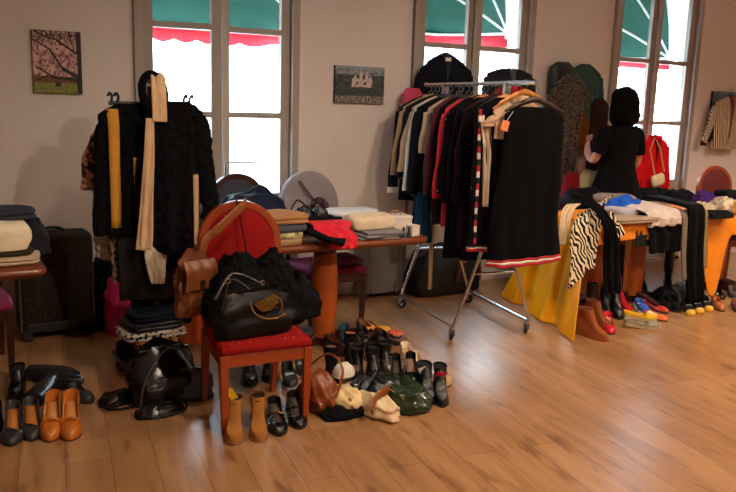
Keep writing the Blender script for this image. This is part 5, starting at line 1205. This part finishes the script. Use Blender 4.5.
# ================================================================ shoes along the right tables
R = [
 ('wedge_boot', 'tan suede wedge ankle boot in front of the row', 'ankle boot', (608, 342), (577, 333), dict(kind='boot', L=.27, Hh=.12, heel=.07, wedge=True, upper=fab('#8a4a24'), inner=mat('#2a140a', .8), shaft=.056), 0),
 ('wedge_boot', 'tan suede wedge ankle boot behind the first one', 'ankle boot', (612, 331), (583, 322), dict(kind='boot', L=.26, Hh=.11, heel=.07, wedge=True, upper=fab('#7a4222'), inner=mat('#2a140a', .8), shaft=.052), 0),
 ('red_shoe', 'red satin shoe right of the tan wedge boots', 'shoe', (611, 335), (602, 320), dict(L=.23, heel=.06, upper=leather('#c41a2c', .3), insole=mat('#e0a08a', .6)), 0),
 ('black_boot', 'black boot behind the tan wedge boots nearest the yellow cloth', 'boot', (592, 322), (586, 303), dict(kind='boot', L=.26, Hh=.22, upper=leather('#0b0b0d', .3)), 0),
 ('black_boot', 'black boot in front of the orange pedestal leg', 'boot', (606, 322), (599, 303), dict(kind='boot', L=.26, Hh=.19, upper=leather('#0b0b0d', .3)), 0),
 ('black_boot', 'black boot between the pedestal leg and the red boot', 'boot', (620, 320), (606, 306), dict(kind='boot', L=.25, Hh=.13, upper=leather('#100f12', .35)), 0),
 ('red_boot', 'dark red suede tall boot leaning below the black trousers', 'boot', (632, 316), (613, 309), dict(kind='boot', L=.25, Hh=.25, upper=fab('#9c1420'), shaft=.042, lean=-.12, inner=mat('#3a0a0e', .8)), 0),
 ('espadrille', 'grey and yellow flat espadrille in front of the shoe row', 'espadrille', (660, 329), (626, 327), dict(L=.27, upper=fab('#8a8474'), insole=mat('#d0a030', .7), sole=mat('#b09a70', .8), thick=.02, rim=.03, toe=.035), 0),
 ('espadrille', 'yellow flat espadrille behind the grey and yellow one', 'espadrille', (657, 321), (627, 319), dict(L=.26, upper=fab('#d8a82c'), insole=mat('#c89a40', .7), sole=mat('#b09a70', .8), thick=.02, rim=.035, toe=.04), 0),
 ('orange_sandal', 'orange and white flat sandal behind the espadrilles', 'sandal', (667, 322), (645, 314), dict(L=.24, upper=leather('#d8642a', .5), insole=mat('#e0d8c8', .7), rim=.02, toe=.03), 0),
 ('red_flat', 'red orange flat shoe lying behind the espadrilles', 'flat shoe', (668, 314), (640, 304), dict(L=.27, upper=leather('#b83420', .45), insole=mat('#5a2018', .7), rim=.035, toe=.035), 0),
 ('blue_sneaker', 'small blue and white sneaker between espadrilles and red flat', 'sneaker', (646, 315), (636, 306), dict(L=.24, upper=fab('#3a5aa8'), insole=mat('#c8c8d0', .7), sole=mat('#d8d8d8', .6), thick=.018, rim=.05, toe=.045, opn=.5), 0),
 ('black_sneaker', 'black sneaker left of the yellow toed sneakers', 'sneaker', (668, 312), (654, 299), dict(L=.26, upper=fab('#0c0c0f'), sole=mat('#1a1a1a', .6), thick=.02, rim=.06, toe=.05, opn=.5), 0),
 ('black_sneaker', 'black sneaker touching the first yellow toed sneaker', 'sneaker', (677, 313), (664, 300), dict(L=.26, upper=fab('#0e0e12'), sole=mat('#1a1a1a', .6), thick=.02, rim=.06, toe=.05, opn=.5), 0),
 ('toe_cap_sneaker', 'black sneaker with yellow toe cap, first from the left', 'sneaker', (691, 317), (678, 302), dict(L=.26, upper=fab('#16161c'), sole=mat('#c8a03a', .6), thick=.02, rim=.055, toe=.05, opn=.5, point=.1), 1),
 ('toe_cap_sneaker', 'black sneaker with yellow toe cap, between the two others', 'sneaker', (700, 315), (687, 300), dict(L=.26, upper=fab('#16161c'), sole=mat('#c8a03a', .6), thick=.02, rim=.055, toe=.05, opn=.5, point=.1), 1),
 ('toe_cap_sneaker', 'black sneaker with yellow toe cap, last on the right', 'sneaker', (709, 313), (697, 298), dict(L=.26, upper=fab('#16161c'), sole=mat('#c8a03a', .6), thick=.02, rim=.055, toe=.05, opn=.5, point=.1), 1),
 ('cream_flat', 'cream flat shoe behind the yellow toed sneakers', 'flat shoe', (696, 304), (684, 294), dict(L=.24, upper=leather('#c8a884', .5), insole=mat('#8a6a50', .7), rim=.03, toe=.035), .0),
 ('moccasin', 'tan leather moccasin near the orange cloth corner', 'moccasin', (722, 312), (708, 298), dict(L=.27, upper=leather('#a05a2c', .45), insole=mat('#2a1a14', .7), rim=.055, toe=.05, opn=.55), 0),
 ('brown_shoe', 'brown shoe at the right picture edge', 'shoe', (742, 314), (730, 302), dict(L=.27, upper=leather('#6a3a20', .45), rim=.05, toe=.05, opn=.55), 0),
 ('grey_shoe', 'grey shoe behind the brown one at the right edge', 'shoe', (737, 300), (727, 290), dict(L=.26, upper=fab('#5a5450'), rim=.05, toe=.05), 0),
 ('dark_shoe', 'black shoe between the moccasin and the orange cloth', 'shoe', (722, 300), (712, 290), dict(L=.26, upper=BLACKL, rim=.04, toe=.04), 0),
 ('tall_black_boot', 'tall black boot standing far back under the right table', 'boot', (668, 290), (664, 276), dict(kind='boot', L=.26, Hh=.3, upper=leather('#0c0c0e', .35)), 0),
]
for nm, lb, ct, toe, heel, k, cap in R:
    k = dict(k)
    t = shoe(nm, lb, ct, toe, heel, **k)
    if cap:
        obj('toe_cap', heap_b(.08, .075, .045, amp=.01, e=.95), mat('#d8a830', .5), t, sub=1, loc=(0, -.098, .012))
        obj('lace', B().tube(smooth_pts([(-.022, -.0, .065), (.022, -.01, .068), (-.022, -.03, .066), (.022, -.045, .062)], 3), .003, 6), mat('#c8c8c8', .7), t)
cloth_heap('printed_tshirt', 'black t-shirt with blue white print dropped behind the sneakers', 't-shirt', at(669, 302), (.36, .26, .13), pattern('noise', '#0b0c12', '#5a6a90', 9, thr=.66, soft=.04), seed=141)
cloth_heap('grey_cloth', 'grey cloth bundled behind the yellow toed sneakers', 'cloth', at(682, 303), (.24, .24, .17), fab('#6a6a70'), seed=142)
t = thing('drink_can', 'silver blue can standing behind the tan wedge boots', 'can', at(577, 332))
obj('body', B().lathe([(.001, 0), (.03, 0), (.033, .008), (.033, .11), (.028, .12), (.001, .12)], 16), mat('#8aa0b8', .3, .8, bump=0), t); obj('lid', B().lathe([(.001, .12), (.026, .12), (.026, .124), (.001, .124)], 16), STEEL, t)

# ================================================================ woman
def skin(name, V, E_, ma, parent, sub=2, root=0):
    me = bpy.data.meshes.new(name); me.from_pydata([v[:3] for v in V], E_, []); o = bpy.data.objects.new(name, me); C.objects.link(o)
    if parent: o.parent = parent
    me.materials.append(ma); o.modifiers.new('skin', 'SKIN').use_smooth_shade = True
    for i, v in enumerate(V):
        r_ = v[3]; me.skin_vertices[0].data[i].radius = r_ if isinstance(r_, tuple) else (r_, r_)
    me.skin_vertices[0].data[root].use_root = True
    mo = o.modifiers.new('sub', 'SUBSURF'); mo.levels = mo.render_levels = sub
    return o
WX, WY = on(619, 150, -.62).x, -.62
wo = bpy.data.objects.new('person', None); C.objects.link(wo); wo.location = (WX, WY, 0); wo.rotation_euler = (0, 0, math.radians(-186)); wo.scale = (1.10, 1.10, 1.045)
tag(wo, 'woman in a short sleeved black dress turned away, one hand raised to her chest', 'person')
SK = mat('#b5785a', .55, bump=.05)
V = [(0, 0, .94, (.125, .10)), (0, .005, 1.05, (.105, .085)), (0, 0, 1.2, (.115, .09)), (0, .01, 1.33, (.11, .075)), (0, .015, 1.41, (.052, .052)), (0, .0, 1.475, (.048, .05)),
     (0, -.005, 1.53, (.062, .075)), (0, -.005, 1.60, (.073, .09)), (0, .0, 1.665, (.055, .065)),
     (.15, .01, 1.345, .048), (.215, .02, 1.21, .042), (.25, -.01, 1.09, .035), (.22, -.12, 1.15, .03), (.165, -.20, 1.225, .022), (.14, -.225, 1.25, (.03, .016)),
     (-.15, .01, 1.345, .048), (-.20, .01, 1.20, .042), (-.215, -.02, 1.06, .035), (-.19, -.13, .98, .029), (-.14, -.21, .96, .022), (-.115, -.24, .96, (.03, .016)),
     (.085, 0, .86, (.088, .09)), (.09, -.01, .66, .07), (.095, -.005, .48, .052), (.095, .01, .34, .052), (.095, .03, .12, .035), (.095, .03, .06, .038), (.10, -.06, .035, (.038, .026)), (.102, -.13, .028, (.034, .02)),
     (-.085, 0, .86, (.088, .09)), (-.09, -.01, .66, .07), (-.095, -.005, .48, .052), (-.095, .01, .34, .052), (-.095, .03, .12, .035), (-.095, .03, .06, .038), (-.10, -.06, .035, (.038, .026)), (-.102, -.13, .028, (.034, .02))]
Ed = [(0, 1), (1, 2), (2, 3), (3, 4), (4, 5), (5, 6), (6, 7), (7, 8), (3, 9), (9, 10), (10, 11), (11, 12), (12, 13), (13, 14), (3, 15), (15, 16), (16, 17), (17, 18), (18, 19), (19, 20), (0, 21), (21, 22), (22, 23), (23, 24), (24, 25), (25, 26), (26, 27), (27, 28), (0, 29), (29, 30), (30, 31), (31, 32), (32, 33), (33, 34), (34, 35), (35, 36)]
body = skin('body', V, Ed, SK, wo)
def hand(c, d, nrm, side):
    c = Vector(c); d = Vector(d).normalized(); nrm = Vector(nrm).normalized(); s_ = d.cross(nrm).normalized()*side
    for k, (off, L) in enumerate(((-.026, .058), (-.009, .066), (.008, .062), (.024, .048))):
        b0 = c+s_*off; vs = [tuple(b0)+(.0085,)]; p = b0; dd = d.copy()
        for j in range(3):
            dd = (dd+nrm*.28).normalized(); p = p+dd*L/3; vs.append(tuple(p)+(.0075-.001*j,))
        skin('finger', vs, [(0, 1), (1, 2), (2, 3)], SK, body, 1)
    b0 = c-d*.045-s_*.022; vs = [tuple(b0)+(.010,), tuple(b0-s_*.022+d*.02)+(.009,), tuple(b0-s_*.03+d*.048)+(.0075,)]
    skin('thumb', vs, [(0, 1), (1, 2)], SK, body, 1)
hand((.123, -.245, 1.265), (-.55, -.5, .5), (-.5, .8, 0), 1)
hand((-.098, -.262, .955), (.5, -.8, 0), (.3, .3, -.8), -1)
# face
f = B()
f.loft([[Vector((x, y, z)) for x, y, z in r_] for r_ in ([(-.008, -.088, 1.60), (0, -.092, 1.60), (.008, -.088, 1.60)], [(-.012, -.09, 1.575), (0, -.106, 1.575), (.012, -.09, 1.575)], [(-.014, -.085, 1.562), (0, -.098, 1.56), (.014, -.085, 1.562)])], closed=False, cap=(False, False))
obj('nose', f, SK, body, solid=.004, sub=1)
for s in (-1, 1):
    e = obj('eye', B().lathe([(.001, -.011), (.008, -.008), (.0115, 0), (.008, .008), (.001, .011)], 12), mat('#e8e4e0', .2, bump=0), body, loc=(s*.030, -.077, 1.598))
    obj('iris', B().lathe([(.001, -.002), (.006, -.001), (.006, .001), (.001, .002)], 10), mat('#2a1a10', .2, bump=0), body, loc=(s*.030, -.0885, 1.598)).rotation_euler = (PI/2, 0, 0)
    obj('eyebrow', B().tube(smooth_pts([(s*.015, -.09, 1.617), (s*.03, -.09, 1.623), (s*.045, -.08, 1.617)], 4), .003, 6), RUBBER, body)
    obj('ear', B().tube(smooth_pts([(s*.068, .0, 1.62), (s*.08, .01, 1.61), (s*.078, .01, 1.58), (s*.068, .0, 1.565)], 5), .008, 8), SK, body)
obj('mouth', B().tube(smooth_pts([(-.022, -.080, 1.535), (0, -.090, 1.537), (.022, -.080, 1.535)], 5), .005, 8, .8), mat('#8a3a34', .4), body)
# hair
b = B(); rg = []
for j in range(19):
    q = j/18; z = 1.735-.36*q; ring = []
    for i in range(36):
        a = 2*PI*i/36; fr = -math.sin(a)   # front at a = -90 deg
        if q < .35: r_ = .114*math.sqrt(max(.004, 1-(1-q/.35)**2))
        else: r_ = .114+.014*math.sin((q-.35)*5)
        if q > .8: r_ *= 1-.5*(q-.8)/.2
        x = r_*math.cos(a)*.98; y = r_*math.sin(a)*1.05+.012
        if fr > .2: y = max(y, (-.095 if q < .28 else -.045)+.02*abs(math.cos(a)))
        k = 1+.17*nz(math.cos(a)*3, math.sin(a)*3, q*9, 5)+.12*nz(math.cos(a)*8, math.sin(a)*8, q*18, 6)
        ring.append(Vector((x*k, y*k, z+.012*nz(a, q*5, 0, 7))))
    rg.append(ring)
obj('hair', b.loft(rg), fab('#060404'), wo, sub=1)
# dress: shaped bodice, flared skirt, short sleeves
DR = fab('#07070a'); b = B(); rg = []
for z, hx, hy, oy in ((1.405, .075, .065, .015), (1.395, .11, .085, .012), (1.375, .155, .095, .01), (1.33, .18, .108, .005), (1.25, .168, .12, 0), (1.18, .16, .12, 0), (1.08, .142, .11, .003), (1.0, .165, .13, .003), (.90, .195, .155, 0), (.78, .235, .19, 0), (.62, .275, .225, 0), (.52, .295, .245, 0)):
    q = max(0, (1.05-z)/.53)
    rg.append([Vector((hx*math.cos(2*PI*i/40)*(1+.05*q*math.sin(i*PI/2.5)), hy*math.sin(2*PI*i/40)*(1+.05*q*math.sin(i*PI/2.5))+oy, z)) for i in range(40)])
obj('dress', b.loft(rg, cap=(False, False)), DR, wo, solid=.004, sub=1)
for s, pts in ((1, [(.12, .01, 1.365), (.16, .012, 1.33), (.205, .02, 1.24), (.228, .012, 1.165)]), (-1, [(-.12, .01, 1.365), (-.16, .012, 1.33), (-.192, .012, 1.24), (-.205, .005, 1.16)])):
    obj('sleeve', B().tube(smooth_pts(pts, 4), [.05]*3+[.06]*4+[.056]*6, 14), DR, wo)
for s in (-1, 1):
    bt_ = obj('boot', B().tube(smooth_pts([(s*.095, .012, .36), (s*.095, .015, .28), (s*.095, .032, .14), (s*.095, .032, .05)], 4), [.062, .062, .061, .06, .058, .056, .053, .05, .047, .045, .045, .046, .047], 14).loft([[Vector((s*.098+x*.05, y, z*hh)) for x, z in ((-1, 0), (-.95, .6), (-.5, 1), (.5, 1), (.95, .6), (1, 0))] for y, hh in ((.075, .08), (.03, .10), (-.05, .08), (-.11, .06), (-.165, .045), (-.185, .02))]), leather('#0b0b0d', .35), wo)
print('objects', len(bpy.data.objects))
